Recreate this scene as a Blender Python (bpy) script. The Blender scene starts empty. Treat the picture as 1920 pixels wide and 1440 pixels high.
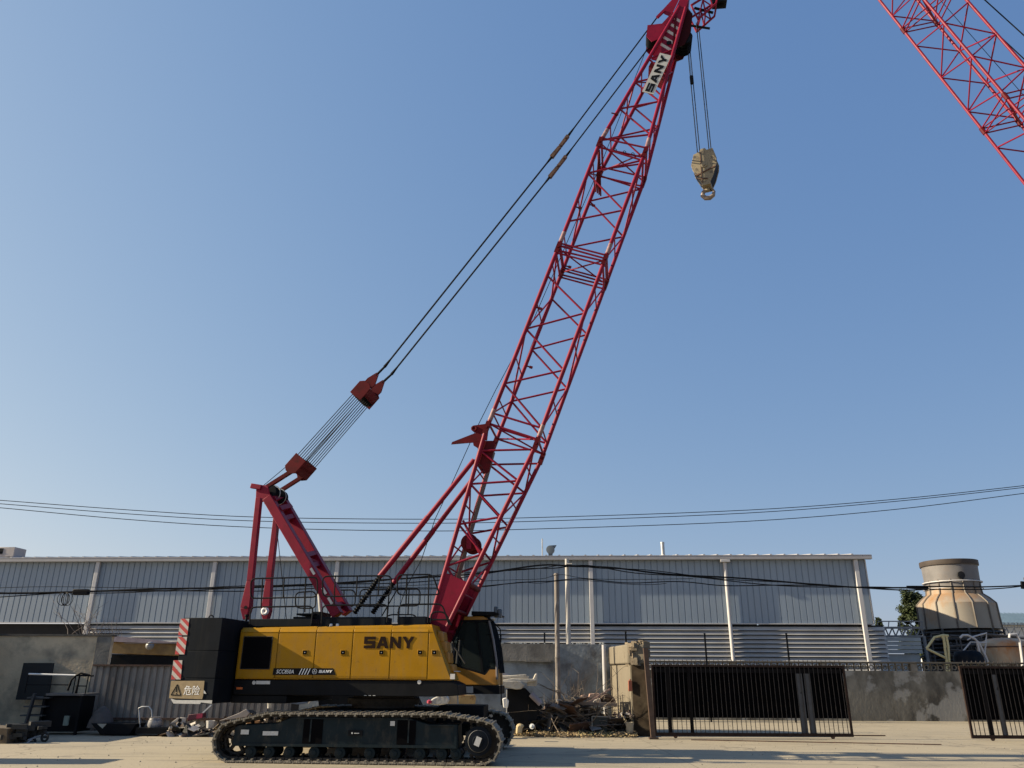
import bpy, bmesh, math, random
from mathutils import Vector, Matrix
random.seed(7)
PI = math.pi
rad = math.radians
sc = bpy.context.scene
C = sc.collection

# ------------------------------------------------------------------ camera
F_PX, PITCH, ROLL, EYE = 1460.0, rad(20.47), rad(0.32), Vector((0, 0, 1.7))
FW = Vector((0, math.cos(PITCH), math.sin(PITCH)))
_R0 = Vector((1, 0, 0)); _U0 = Vector((0, -math.sin(PITCH), math.cos(PITCH)))
UP = _U0 * math.cos(ROLL) - _R0 * math.sin(ROLL)
RT = _R0 * math.cos(ROLL) + _U0 * math.sin(ROLL)
cam_d = bpy.data.cameras.new('camera'); cam = bpy.data.objects.new('camera', cam_d); C.objects.link(cam)
cam_d.sensor_width = 36; cam_d.lens = F_PX / 1920 * 36; cam_d.clip_start = 0.1; cam_d.clip_end = 3000
cam.matrix_world = Matrix(((RT.x, UP.x, -FW.x, EYE.x), (RT.y, UP.y, -FW.y, EYE.y), (RT.z, UP.z, -FW.z, EYE.z), (0, 0, 0, 1)))
sc.camera = cam

# ------------------------------------------------------------------ light
SUN_EL, SUN_AZ = rad(26.0), rad(1.5)       # light travels from the left (-X) to the right
w = bpy.data.worlds.new('World'); sc.world = w; w.use_nodes = True
nt = w.node_tree; bg = nt.nodes['Background']
sky = nt.nodes.new('ShaderNodeTexSky'); sky.sky_type = 'NISHITA'; sky.sun_disc = False
sky.sun_elevation = SUN_EL; sky.sun_rotation = rad(-90.0) - SUN_AZ
sky.air_density = 1.0; sky.dust_density = 0.6; sky.ozone_density = 1.0; sky.altitude = 0
EXPO = 1.2
# clear-sky colour response: each channel of the sky is compressed a little and the side towards the sun is paler
sep = nt.nodes.new('ShaderNodeSeparateColor'); cmb = nt.nodes.new('ShaderNodeCombineColor'); nt.links.new(sky.outputs[0], sep.inputs[0])
wtc = nt.nodes.new('ShaderNodeTexCoord'); wsx = nt.nodes.new('ShaderNodeSeparateXYZ'); nt.links.new(wtc.outputs['Generated'], wsx.inputs[0])
def wmath(op, a, b=None):
    n = nt.nodes.new('ShaderNodeMath'); n.operation = op
    for i, v in enumerate((a, b)):
        if v is None: continue
        if isinstance(v, (int, float)): n.inputs[i].default_value = v
        else: nt.links.new(v, n.inputs[i])
    return n.outputs[0]
for k, (la, gm, cx_) in enumerate(((-1.752, .6386, .4935), (-1.426, .4714, .3472), (-.9026, .27, .1688))):
    p = wmath('POWER', sep.outputs[k], gm); e = wmath('EXPONENT', wmath('MULTIPLY', wsx.outputs[0], -cx_))
    nt.links.new(wmath('MULTIPLY', wmath('MULTIPLY', p, e), math.exp(la) / (.15 * 2 ** EXPO)), cmb.inputs[k])
nt.links.new(cmb.outputs[0], bg.inputs[0]); bg.inputs[1].default_value = 0.15
sd = bpy.data.lights.new('sun', 'SUN'); sd.energy = 4.4; sd.angle = rad(0.5); sd.color = (1.0, 0.84, 0.60)
sun = bpy.data.objects.new('sun', sd); C.objects.link(sun)
ldir = Vector((math.cos(SUN_EL) * math.cos(SUN_AZ), math.cos(SUN_EL) * math.sin(SUN_AZ), -math.sin(SUN_EL)))
sun.rotation_euler = ldir.to_track_quat('-Z', 'Y').to_euler(); sun.location = (-30, 0, 30)
sc.view_settings.view_transform = 'Standard'; sc.view_settings.look = 'None'
sc.view_settings.exposure = EXPO; sc.view_settings.gamma = 1.0
sc.cycles.max_bounces = 6

# ------------------------------------------------------------------ frames
def ray(x, y): return FW + RT * ((x - 960) / F_PX) + UP * ((720 - y) / F_PX)
def G(x, y, z=0.0):
    d = ray(x, y); return EYE + d * ((z - EYE.z) / d.z)
class Frame:
    def __init__(s, o, yaw):
        y = rad(yaw); s.o = Vector(o); s.ux = Vector((math.cos(y), -math.sin(y), 0)); s.uy = Vector((math.sin(y), math.cos(y), 0)); s.uz = Vector((0, 0, 1))
    def W(s, a, b, z): return s.o + s.ux * a + s.uy * b + s.uz * z
    def P(s, x, y, lat):                      # measured point -> (a, z) in the plane at that lateral offset
        d = ray(x, y); t = (lat - (EYE - s.o).dot(s.uy)) / d.dot(s.uy); q = EYE + d * t - s.o
        return q.dot(s.ux), q.z
    def Q(s, x, y, lat): a, z = s.P(x, y, lat); return s.W(a, lat, z)
NEAR = G(667, 1434)
U = Frame(NEAR + 2.2 * Vector((math.sin(rad(4)), math.cos(rad(4)), 0)), 4.0)      # undercarriage
S = Frame(U.o, 7.7)                                                                # slewing superstructure
BL = Frame((0, 38, 0), 3.7)                                                        # workshop
WD = Frame((0, 0, 0), 0.0)                                                         # the yard
def V(x, y, Y): return WD.Q(x, y, Y)

# ------------------------------------------------------------------ mesh builder
class M:
    def __init__(s): s.v = []; s.f = []
    def add(s, vs, fs):
        n = len(s.v); s.v += [Vector(v) for v in vs]; s.f += [tuple(i + n for i in f) for f in fs]; return s
    def box(s, fr, a0, a1, b0, b1, z0, z1):
        p = [fr.W(a, b, z) for z in (z0, z1) for a, b in ((a0, b0), (a1, b0), (a1, b1), (a0, b1))]
        return s.add(p, [(0, 3, 2, 1), (4, 5, 6, 7), (0, 1, 5, 4), (1, 2, 6, 5), (2, 3, 7, 6), (3, 0, 4, 7)])
    def hexa(s, p): return s.add(p, [(0, 3, 2, 1), (4, 5, 6, 7), (0, 1, 5, 4), (1, 2, 6, 5), (2, 3, 7, 6), (3, 0, 4, 7)])
    def prism(s, pts, off):                   # polygon of world points swept by a vector
        n = len(pts); off = Vector(off)
        return s.add([Vector(p) for p in pts] + [Vector(p) + off for p in pts], [tuple(range(n))[::-1], tuple(range(n, 2 * n))] + [(i, (i + 1) % n, n + (i + 1) % n, n + i) for i in range(n)])
    def plate(s, fr, az, b0, b1): return s.prism([fr.W(a, b0, z) for a, z in az], fr.uy * (b1 - b0))
    def tube(s, p, q, r, n=8, r2=None):
        p, q = Vector(p), Vector(q); d = q - p
        if d.length < 1e-6: return s
        d.normalize(); u = d.orthogonal().normalized(); v = d.cross(u); r2 = r if r2 is None else r2
        vs = [p + (u * math.cos(2 * PI * i / n) + v * math.sin(2 * PI * i / n)) * r for i in range(n)] + [q + (u * math.cos(2 * PI * i / n) + v * math.sin(2 * PI * i / n)) * r2 for i in range(n)]
        return s.add(vs, [(i, (i + 1) % n, n + (i + 1) % n, n + i) for i in range(n)] + [tuple(range(n))[::-1], tuple(range(n, 2 * n))])
    def path(s, pts, r, n=6, closed=False):
        pts = [Vector(p) for p in pts]; k = len(pts); rings = []; u = None
        for i in range(k):
            a = pts[(i - 1) % k] if (closed or i > 0) else pts[i]; b = pts[(i + 1) % k] if (closed or i < k - 1) else pts[i]
            t = (b - a).normalized()
            u = t.orthogonal().normalized() if u is None else (u - t * u.dot(t)).normalized()
            v = t.cross(u); rr = r[i] if isinstance(r, (list, tuple)) else r
            rings.append([pts[i] + (u * math.cos(2 * PI * j / n) + v * math.sin(2 * PI * j / n)) * rr for j in range(n)])
        vs = [x for rg in rings for x in rg]; fs = []
        for i in range(k if closed else k - 1):
            for j in range(n):
                i2 = (i + 1) % k; fs.append((i * n + j, i * n + (j + 1) % n, i2 * n + (j + 1) % n, i2 * n + j))
        if not closed: fs += [tuple(range(n))[::-1], tuple((k - 1) * n + j for j in range(n))]
        return s.add(vs, fs)
    def beam(s, p, q, w, h, up=(0, 0, 1), w2=None, h2=None):
        p, q = Vector(p), Vector(q); d = (q - p).normalized(); x = d.cross(Vector(up)).normalized(); y = x.cross(d)
        w2 = w if w2 is None else w2; h2 = h if h2 is None else h2
        c = lambda o, ww, hh: [o - x * ww / 2 - y * hh / 2, o + x * ww / 2 - y * hh / 2, o + x * ww / 2 + y * hh / 2, o - x * ww / 2 + y * hh / 2]
        return s.hexa(c(p, w, h) + c(q, w2, h2))
    def lathe(s, c, prof, n=24, axis=(0, 0, 1), fac=None):
        c = Vector(c); ax = Vector(axis).normalized(); u = ax.orthogonal().normalized() if abs(ax.z) < .99 else Vector((1, 0, 0)); v = ax.cross(u); k = len(prof)
        vs = [c + ax * z + (u * math.cos(2 * PI * j / n) + v * math.sin(2 * PI * j / n)) * r for r, z in prof for j in range(n)]
        fs = [(i * n + j, i * n + (j + 1) % n, (i + 1) * n + (j + 1) % n, (i + 1) * n + j) for i in range(k - 1) for j in range(n)]
        if prof[0][0] > 1e-4: fs.append(tuple(range(n))[::-1])
        if prof[-1][0] > 1e-4: fs.append(tuple((k - 1) * n + j for j in range(n)))
        return s.add(vs, fs)
    def ring(s, c, axis, R, r, n=20, m=8):
        ax = Vector(axis).normalized(); u = ax.orthogonal().normalized(); v = ax.cross(u); c = Vector(c)
        return s.path([c + (u * math.cos(2 * PI * i / n) + v * math.sin(2 * PI * i / n)) * R for i in range(n)], r, m, closed=True)
ORG = {}
SPLIT = {'access_opening', 'block_fork', 'block_link', 'lifting_eye', 'sticker', 'mast_label', 'deck_mark', 'roof_cap', 'window_frame', 'cable_ring', 'mast_crossbeam', 'warning_stripe', 'panel_hole', 'shaft', 'luffing_rope', 'hoist_fall', 'roof_walkway', 'bracket_tube', 'white_slot', 'hydraulic_hose', 'grey_sheet', 'mast_head', 'sheave_guard', 'pendant_anchor', 'guard_rod', 'peeling_paint'}
def loose(m):
    par = list(range(len(m.v)))
    def find(i):
        while par[i] != i: par[i] = par[par[i]]; i = par[i]
        return i
    for f in m.f:
        for j in f[1:]: par[find(j)] = find(f[0])
    groups = {}
    for f in m.f: groups.setdefault(find(f[0]), []).append(f)
    out = []
    for fs in groups.values():
        ids = sorted({i for f in fs for i in f}); mp = {k: n for n, k in enumerate(ids)}; q = M(); q.v = [m.v[i] for i in ids]; q.f = [tuple(mp[i] for i in f) for f in fs]; out.append(q)
    return out
def obj(name, m, *a, **k):
    if name in SPLIT:
        ms = loose(m); r = [obj1(name, q, *a, **k) for q in ms]; return r[0]
    return obj1(name, m, *a, **k)
def obj1(name, m, mat, parent=None, label=None, cat=None, group=None, kind=None, sharp=35, bevel=0, origin=None, flat=False):
    vs = m.v
    if parent is not None: o0 = ORG[parent.name]
    elif origin is not None: o0 = Vector(origin)
    else:
        xs = [v.x for v in vs]; ys = [v.y for v in vs]; zs = [v.z for v in vs]
        o0 = Vector(((min(xs) + max(xs)) / 2, (min(ys) + max(ys)) / 2, min(zs)))
    me = bpy.data.meshes.new(name); me.from_pydata([v - o0 for v in vs], [], m.f); me.validate()
    bm = bmesh.new(); bm.from_mesh(me); bmesh.ops.recalc_face_normals(bm, faces=bm.faces); bm.to_mesh(me); bm.free()
    me.materials.append(mat)
    if not flat:
        me.shade_smooth(); me.set_sharp_from_angle(angle=rad(sharp))
    o = bpy.data.objects.new(name, me); C.objects.link(o)
    if parent is not None: o.parent = parent
    else: o.location = o0
    ORG[o.name] = o0
    if bevel:
        b = o.modifiers.new('bevel', 'BEVEL'); b.width = bevel; b.segments = 2; b.limit_method = 'ANGLE'; b.angle_limit = rad(40)
    tag(o, label, cat, group, kind); return o
def tag(o, label=None, cat=None, group=None, kind=None):
    if label: o['label'] = label
    if cat: o['category'] = cat
    if group: o['group'] = group
    if kind: o['kind'] = kind
    return o
def empty(name, loc, label, cat, group=None):
    o = bpy.data.objects.new(name, None); C.objects.link(o); o.location = loc; o.empty_display_size = .3
    ORG[o.name] = Vector(loc); return tag(o, label, cat, group)
def dup(o, delta, parent=None):
    c = o.copy(); C.objects.link(c); c.parent = parent or o.parent; c.location = o.location + Vector(delta)
    ORG[c.name] = ORG[o.name] + Vector(delta); return c

# ------------------------------------------------------------------ materials
def mat(name, col, rough=.6, metal=0, var=.12, scale=3.0, bump=0.0, bscale=40.0, dirt=None, dscale=1.2, dlo=.5, dhi=.7, spec=.5, stretch=(1, 1, 1), coat=0):
    m = bpy.data.materials.new(name); m.use_nodes = True; t = m.node_tree; N = t.nodes; L = t.links; b = N['Principled BSDF']
    tc = N.new('ShaderNodeTexCoord'); mp = N.new('ShaderNodeMapping'); mp.inputs['Scale'].default_value = stretch; L.new(tc.outputs['Object'], mp.inputs[0])
    n1 = N.new('ShaderNodeTexNoise'); n1.inputs['Scale'].default_value = scale; n1.inputs['Detail'].default_value = 6; L.new(mp.outputs[0], n1.inputs['Vector'])
    r1 = N.new('ShaderNodeValToRGB'); c0 = [max(0, c * (1 - var)) for c in col]; c1 = [min(1, c * (1 + var)) for c in col]
    r1.color_ramp.elements[0].position = .3; r1.color_ramp.elements[1].position = .7
    r1.color_ramp.elements[0].color = (*c0, 1); r1.color_ramp.elements[1].color = (*c1, 1); L.new(n1.outputs[0], r1.inputs[0]); out = r1.outputs[0]
    rv = N.new('ShaderNodeMapRange'); rv.inputs[3].default_value = max(.05, rough - .1); rv.inputs[4].default_value = min(1, rough + .1); L.new(n1.outputs[0], rv.inputs[0]); L.new(rv.outputs[0], b.inputs['Roughness'])
    if dirt:
        n2 = N.new('ShaderNodeTexNoise'); n2.inputs['Scale'].default_value = dscale; n2.inputs['Detail'].default_value = 9; n2.inputs['Roughness'].default_value = .65; L.new(mp.outputs[0], n2.inputs['Vector'])
        r2 = N.new('ShaderNodeValToRGB'); r2.color_ramp.elements[0].position = dlo; r2.color_ramp.elements[1].position = dhi
        r2.color_ramp.elements[0].color = (0, 0, 0, 1); r2.color_ramp.elements[1].color = (1, 1, 1, 1); L.new(n2.outputs[0], r2.inputs[0])
        mx = N.new('ShaderNodeMixRGB'); mx.inputs[2].default_value = (*dirt, 1); L.new(r2.outputs[0], mx.inputs[0]); L.new(out, mx.inputs[1]); out = mx.outputs[0]
    L.new(out, b.inputs['Base Color'])
    b.inputs['Metallic'].default_value = metal; b.inputs['Specular IOR Level'].default_value = spec
    if coat: b.inputs['Coat Weight'].default_value = coat; b.inputs['Coat Roughness'].default_value = .15
    if bump:
        n3 = N.new('ShaderNodeTexNoise'); n3.inputs['Scale'].default_value = bscale; n3.inputs['Detail'].default_value = 4; L.new(mp.outputs[0], n3.inputs['Vector'])
        bp = N.new('ShaderNodeBump'); bp.inputs['Strength'].default_value = bump; bp.inputs['Distance'].default_value = .02; L.new(n3.outputs[0], bp.inputs['Height']); L.new(bp.outputs[0], b.inputs['Normal'])
    return m
red = mat('red_paint', (.18, .003, .022), .5, spec=.2, var=.12, dirt=(.12, .018, .022), dscale=6, dlo=.62, dhi=.8)
red_d = mat('red_paint_worn', (.085, .002, .005), .6, spec=.15, var=.2, dirt=(.04, .004, .005), dscale=5, dlo=.5, dhi=.75)
yellow = mat('yellow_paint', (.305, .155, .002), .45, var=.07, dirt=(.30, .15, .012), dscale=2.2, dlo=.5, dhi=.9, spec=.16)
yellow_c = mat('cab_yellow_paint', (.30, .14, .015), .4, var=.06)
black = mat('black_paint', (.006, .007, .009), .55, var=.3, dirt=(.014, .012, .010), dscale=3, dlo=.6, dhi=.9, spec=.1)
navy = mat('dark_grey_paint', (.005, .008, .013), .6, var=.2, spec=.09, dirt=(.016, .017, .02), dscale=2, dlo=.6, dhi=.9)
frame_m = mat('track_frame_paint', (.008, .016, .021), .55, var=.25, spec=.13, dirt=(.035, .03, .025), dscale=3, dlo=.58, dhi=.85)
shoe_m = mat('worn_steel', (.16, .145, .115), .7, 0, var=.4, scale=9, dirt=(.30, .26, .19), dscale=4, dlo=.48, dhi=.7, bump=.3)
chain_m = mat('greasy_steel', (.03, .026, .022), .6, .4, var=.4, scale=10, bump=.3)
glass = mat('dark_cab_glass', (.006, .008, .01), .08, var=.1, spec=.6)
rubber = mat('black_rubber', (.015, .015, .015), .75, var=.2)
rope_m = mat('steel_rope', (.006, .007, .009), .7, 0, spec=.1, var=.2)
white = mat('white_paint', (.72, .72, .70), .5, var=.06, dirt=(.5, .48, .42), dscale=4, dlo=.55, dhi=.8)
letter_m = mat('lettering_white', (.85, .85, .83), .5, var=.03)
label_m = mat('label_white', (.50, .50, .48), .5, var=.1, scale=25)
redw = mat('warning_red', (.42, .035, .035), .5, var=.1)
stripe_w = mat('warning_white', (.45, .42, .39), .6, var=.15, scale=20)
tan_m = mat('danger_sign_tan', (.28, .21, .115), .6, var=.15, scale=12, dirt=(.3, .2, .1), dscale=8, dlo=.6, dhi=.75)
steel = mat('galvanised_steel', (.42, .43, .43), .45, .5, var=.15)
hookc = mat('faded_hook_paint', (.20, .17, .11), .6, var=.15, scale=10, dirt=(.05, .04, .03), dscale=5, dlo=.53, dhi=.64, bump=.05)
brown_m = mat('brown_grating', (.10, .055, .04), .7, var=.3, scale=20)
rust = mat('rusty_steel', (.075, .042, .03), .8, .1, var=.4, scale=8, bump=.3, dirt=(.13, .065, .038), dscale=5)
grate = mat('dark_mesh_grille', (.003, .003, .004), .9, var=.2, spec=.05)

def grime(m, col, lo=.52, hi=.72, scale=3.0, stretch=(3, 3, .35), amt=.8):
    """a second layer of rain streaks / dust, narrow across and long in height"""
    t = m.node_tree; N = t.nodes; L = t.links; b = N['Principled BSDF']; src = b.inputs['Base Color'].links[0].from_socket
    tc = N.new('ShaderNodeTexCoord'); mp = N.new('ShaderNodeMapping'); mp.inputs['Scale'].default_value = stretch; L.new(tc.outputs['Object'], mp.inputs[0])
    n = N.new('ShaderNodeTexNoise'); n.inputs['Scale'].default_value = scale; n.inputs['Detail'].default_value = 8; n.inputs['Roughness'].default_value = .7; L.new(mp.outputs[0], n.inputs['Vector'])
    r = N.new('ShaderNodeMapRange'); r.inputs[1].default_value = lo; r.inputs[2].default_value = hi; r.inputs[4].default_value = amt; L.new(n.outputs[0], r.inputs[0])
    x = N.new('ShaderNodeMixRGB'); L.new(r.outputs[0], x.inputs[0]); L.new(src, x.inputs[1]); x.inputs[2].default_value = (*col, 1); L.new(x.outputs[0], b.inputs['Base Color']); return m
grime(yellow, (.24, .15, .05), .5, .8, 2.5, amt=.55); grime(yellow, (.10, .06, .02), .60, .70, 9, (1, 1, 1), .55); grime(yellow, (.16, .12, .06), .48, .8, 1.1, (1, 1, 1), .35)
grime(navy, (.02, .02, .02), .52, .75, 2.2, amt=.7); grime(black, (.011, .010, .009), .52, .78, 2.5, amt=.6); grime(frame_m, (.07, .062, .05), .5, .75, 3, (1.5, 1.5, .6), .6)
grime(red, (.10, .006, .014), .5, .7, 5, (1, 1, 1), .7); grime(red, (.10, .05, .045), .66, .74, 16, (1, 1, 1), .6)
# ------------------------------------------------------------------ letters
LET = {
 'S': (1.15, [[(0, 0), (1.15, 0), (1.15, .63), (.33, .63), (.33, .76), (1.15, .76), (1.15, 1), (0, 1), (0, .37), (.82, .37), (.82, .24), (0, .24)]]),
 'A': (1.2, [[(0, 0), (.34, 0), (.6, .72), (.6, 1), (.38, 1)], [(.86, 0), (1.2, 0), (.82, 1), (.6, 1), (.6, .72)], [(.412, .2), (.788, .2), (.708, .42), (.492, .42)]]),
 'N': (1.1, [[(0, 0), (.3, 0), (.3, .6), (.8, 0), (1.1, 0), (1.1, 1), (.8, 1), (.8, .4), (.3, 1), (0, 1)]]),
 'Y': (1.2, [[(0, 1), (.36, 1), (.6, .62), (.84, 1), (1.2, 1), (.76, .38), (.76, 0), (.44, 0), (.44, .38)]])}
def word(m, txt, o, ex, ey, height, width, thick, gap=.13):
    tot = sum(LET[c][0] for c in txt) + gap * (len(txt) - 1); sx = width / tot; x = 0
    nrm = Vector(ex).cross(Vector(ey)).normalized() * thick
    for c in txt:
        for poly in LET[c][1]:
            m.prism([Vector(o) + Vector(ex) * ((x + p[0]) * sx) + Vector(ey) * (p[1] * height) for p in poly], nrm)
        x += LET[c][0] + gap
    return m
def text(m, txt, o, ex, ey, height, width, thick, shear=0):
    cu = bpy.data.curves.new('t', 'FONT'); cu.body = txt; cu.size = 1; cu.extrude = .5; cu.shear = shear; cu.resolution_u = 3
    ob = bpy.data.objects.new('t', cu); C.objects.link(ob); dg = bpy.context.evaluated_depsgraph_get()
    me = ob.evaluated_get(dg).to_mesh(); vs = [v.co.copy() for v in me.vertices]; fs = [tuple(p.vertices) for p in me.polygons]
    bpy.data.objects.remove(ob); bpy.data.curves.remove(cu)
    if not vs: return m
    x0 = min(v.x for v in vs); x1 = max(v.x for v in vs); y0 = min(v.y for v in vs); y1 = max(v.y for v in vs)
    ex, ey = Vector(ex), Vector(ey); nm = ex.cross(ey).normalized()
    return m.add([Vector(o) + ex * ((v.x - x0) / (x1 - x0) * width) + ey * ((v.y - y0) / (y1 - y0) * height) + nm * ((v.z + .5) * thick) for v in vs], fs)

# ------------------------------------------------------------------ ground
def ground_mat():
    m = bpy.data.materials.new('yard_concrete'); m.use_nodes = True; t = m.node_tree; N = t.nodes; L = t.links; b = N['Principled BSDF']; b.inputs['Roughness'].default_value = .9
    tc = N.new('ShaderNodeTexCoord')
    def noise(sc_, det, lo, hi, st=(1, 1, 1)):
        mp = N.new('ShaderNodeMapping'); mp.inputs['Scale'].default_value = st; L.new(tc.outputs['Object'], mp.inputs[0])
        n = N.new('ShaderNodeTexNoise'); n.inputs['Scale'].default_value = sc_; n.inputs['Detail'].default_value = det; n.inputs['Roughness'].default_value = .62; L.new(mp.outputs[0], n.inputs['Vector'])
        r = N.new('ShaderNodeMapRange'); r.inputs[1].default_value = lo; r.inputs[2].default_value = hi; L.new(n.outputs[0], r.inputs[0]); return r.outputs[0]
    def mix(f, a, c):
        x = N.new('ShaderNodeMixRGB'); L.new(f, x.inputs[0])
        if isinstance(a, tuple): x.inputs[1].default_value = (*a, 1)
        else: L.new(a, x.inputs[1])
        if isinstance(c, tuple): x.inputs[2].default_value = (*c, 1)
        else: L.new(c, x.inputs[2])
        return x.outputs[0]
    c = mix(noise(.35, 8, .3, .7), (.275, .24, .175), (.325, .283, .20))
    c = mix(noise(.8, 9, .52, .72, (.35, 1, 1)), c, (.20, .178, .135))
    c = mix(noise(9, 5, .55, .8), c, (.34, .30, .22))
    vo = N.new('ShaderNodeTexVoronoi'); vo.feature = 'DISTANCE_TO_EDGE'; vo.inputs['Scale'].default_value = .16
    wn = N.new('ShaderNodeTexNoise'); wn.inputs['Scale'].default_value = 1.2; wn.inputs['Detail'].default_value = 5; L.new(tc.outputs['Object'], wn.inputs['Vector'])
    ad = N.new('ShaderNodeVectorMath'); ad.operation = 'ADD'; L.new(tc.outputs['Object'], ad.inputs[0]); L.new(wn.outputs['Color'], ad.inputs[1]); L.new(ad.outputs[0], vo.inputs['Vector'])
    r = N.new('ShaderNodeMapRange'); r.inputs[1].default_value = .0; r.inputs[2].default_value = .006; r.inputs[3].default_value = .7; r.inputs[4].default_value = 0; L.new(vo.outputs['Distance'], r.inputs[0])
    c = mix(r.outputs[0], c, (.10, .085, .065))
    c = mix(noise(.55, 6, .63, .70, (1, 1, 1)), c, (.13, .115, .09))
    c = mix(noise(1.1, 7, .55, .68, (.12, 1.6, 1)), c, (.19, .168, .128))
    sx = N.new('ShaderNodeSeparateXYZ'); L.new(tc.outputs['Object'], sx.inputs[0])
    for ax, per, off in ((0, 5.0, 1.3), (1, 4.2, 2.3)):
        a_ = N.new('ShaderNodeMath'); a_.operation = 'ADD'; L.new(sx.outputs[ax], a_.inputs[0]); a_.inputs[1].default_value = 500 + off
        m_ = N.new('ShaderNodeMath'); m_.operation = 'MODULO'; L.new(a_.outputs[0], m_.inputs[0]); m_.inputs[1].default_value = per
        l_ = N.new('ShaderNodeMath'); l_.operation = 'LESS_THAN'; L.new(m_.outputs[0], l_.inputs[0]); l_.inputs[1].default_value = .022
        f_ = N.new('ShaderNodeMath'); f_.operation = 'MULTIPLY'; L.new(l_.outputs[0], f_.inputs[0]); f_.inputs[1].default_value = .6; c = mix(f_.outputs[0], c, (.10, .085, .062))
    L.new(c, b.inputs['Base Color'])
    n3 = N.new('ShaderNodeTexNoise'); n3.inputs['Scale'].default_value = 14; n3.inputs['Detail'].default_value = 6; L.new(tc.outputs['Object'], n3.inputs['Vector'])
    bp = N.new('ShaderNodeBump'); bp.inputs['Strength'].default_value = .35; bp.inputs['Distance'].default_value = .02; L.new(n3.outputs[0], bp.inputs['Height']); L.new(bp.outputs[0], b.inputs['Normal'])
    return m
g = M(); g.add([(-600, -300, 0), (600, -300, 0), (600, 900, 0), (-600, 900, 0)], [(0, 1, 2, 3)])
obj('ground', g, ground_mat(), kind='structure', origin=(0, 0, 0))
g = M(); rg_ = random.Random(77)
for i in range(3200):
    x, y = rg_.uniform(-17, 19), rg_.uniform(15.5, 33); s_ = .005 + rg_.random() ** 4 * .022
    o_ = Vector((x, y, s_ * .3)); g.add([o_ + Vector((rg_.uniform(.6, 1.2) * s_ * math.cos(k * 2.09), rg_.uniform(.6, 1.2) * s_ * math.sin(k * 2.09), -s_ * .4)) for k in range(3)] + [o_ + Vector((0, 0, s_ * rg_.uniform(.3, .8)))], [(0, 1, 3), (1, 2, 3), (2, 0, 3)])
obj('loose_grit', g, mat('grit', (.25, .22, .165), .95, var=.5, scale=5), None, 'fine grit and pebbles lying over the concrete yard', 'gravel', kind='stuff', flat=True, origin=(0, 0, 0))

# ================================================================== THE CRANE
crane = empty('crawler_crane', U.o, 'yellow crawler crane with red lattice boom raised steeply over the yard', 'crawler crane')
def part(name, m, mt, parent=crane, **k): return obj(name, m, mt, parent, **k)

# ---- undercarriage
XL, RL, XR, RR, TZ = -2.62, .40, 2.48, .43, .97
def belt_path():
    pts = []; n = 10
    def tangent(c1, r1, c2):                  # upper tangent from a wheel to a point
        dx, dz = c2[0] - c1[0], c2[1] - c1[1]; D = math.hypot(dx, dz); base = math.atan2(dz, dx); return base, math.acos(min(1, r1 / D))
    b, al = tangent((XL, RL), RL, (-1.92, TZ)); aL = b + al
    b2, al2 = tangent((XR, RR), RR, (1.72, TZ)); aR = b2 - al2
    for i in range(n + 1):
        a = -PI / 2 + (aR + PI / 2) * i / n; pts.append((XR + RR * math.cos(a), RR + RR * math.sin(a)))
    pts += [(1.72, TZ), (-1.92, TZ - .01)]
    for i in range(n + 1):
        a = aL + (1.5 * PI - aL) * i / n; pts.append((XL + RL * math.cos(a), RL + RL * math.sin(a)))
    return pts
def resample(pts, k):
    pts = pts + [pts[0]]; seg = [math.dist(pts[i], pts[i + 1]) for i in range(len(pts) - 1)]; T = sum(seg); out = []
    for j in range(k):
        s = T * j / k; i = 0
        while s > seg[i]: s -= seg[i]; i += 1
        a, b = pts[i], pts[i + 1]; u = s / seg[i]; d = ((b[0] - a[0]) / seg[i], (b[1] - a[1]) / seg[i]); out.append(((a[0] + (b[0] - a[0]) * u, a[1] + (b[1] - a[1]) * u), d))
    return out
BP = belt_path(); NS = 66; SH = resample(BP, NS); pitch = sum(math.dist(BP[i], BP[(i + 1) % len(BP)]) for i in range(len(BP))) / NS
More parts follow.
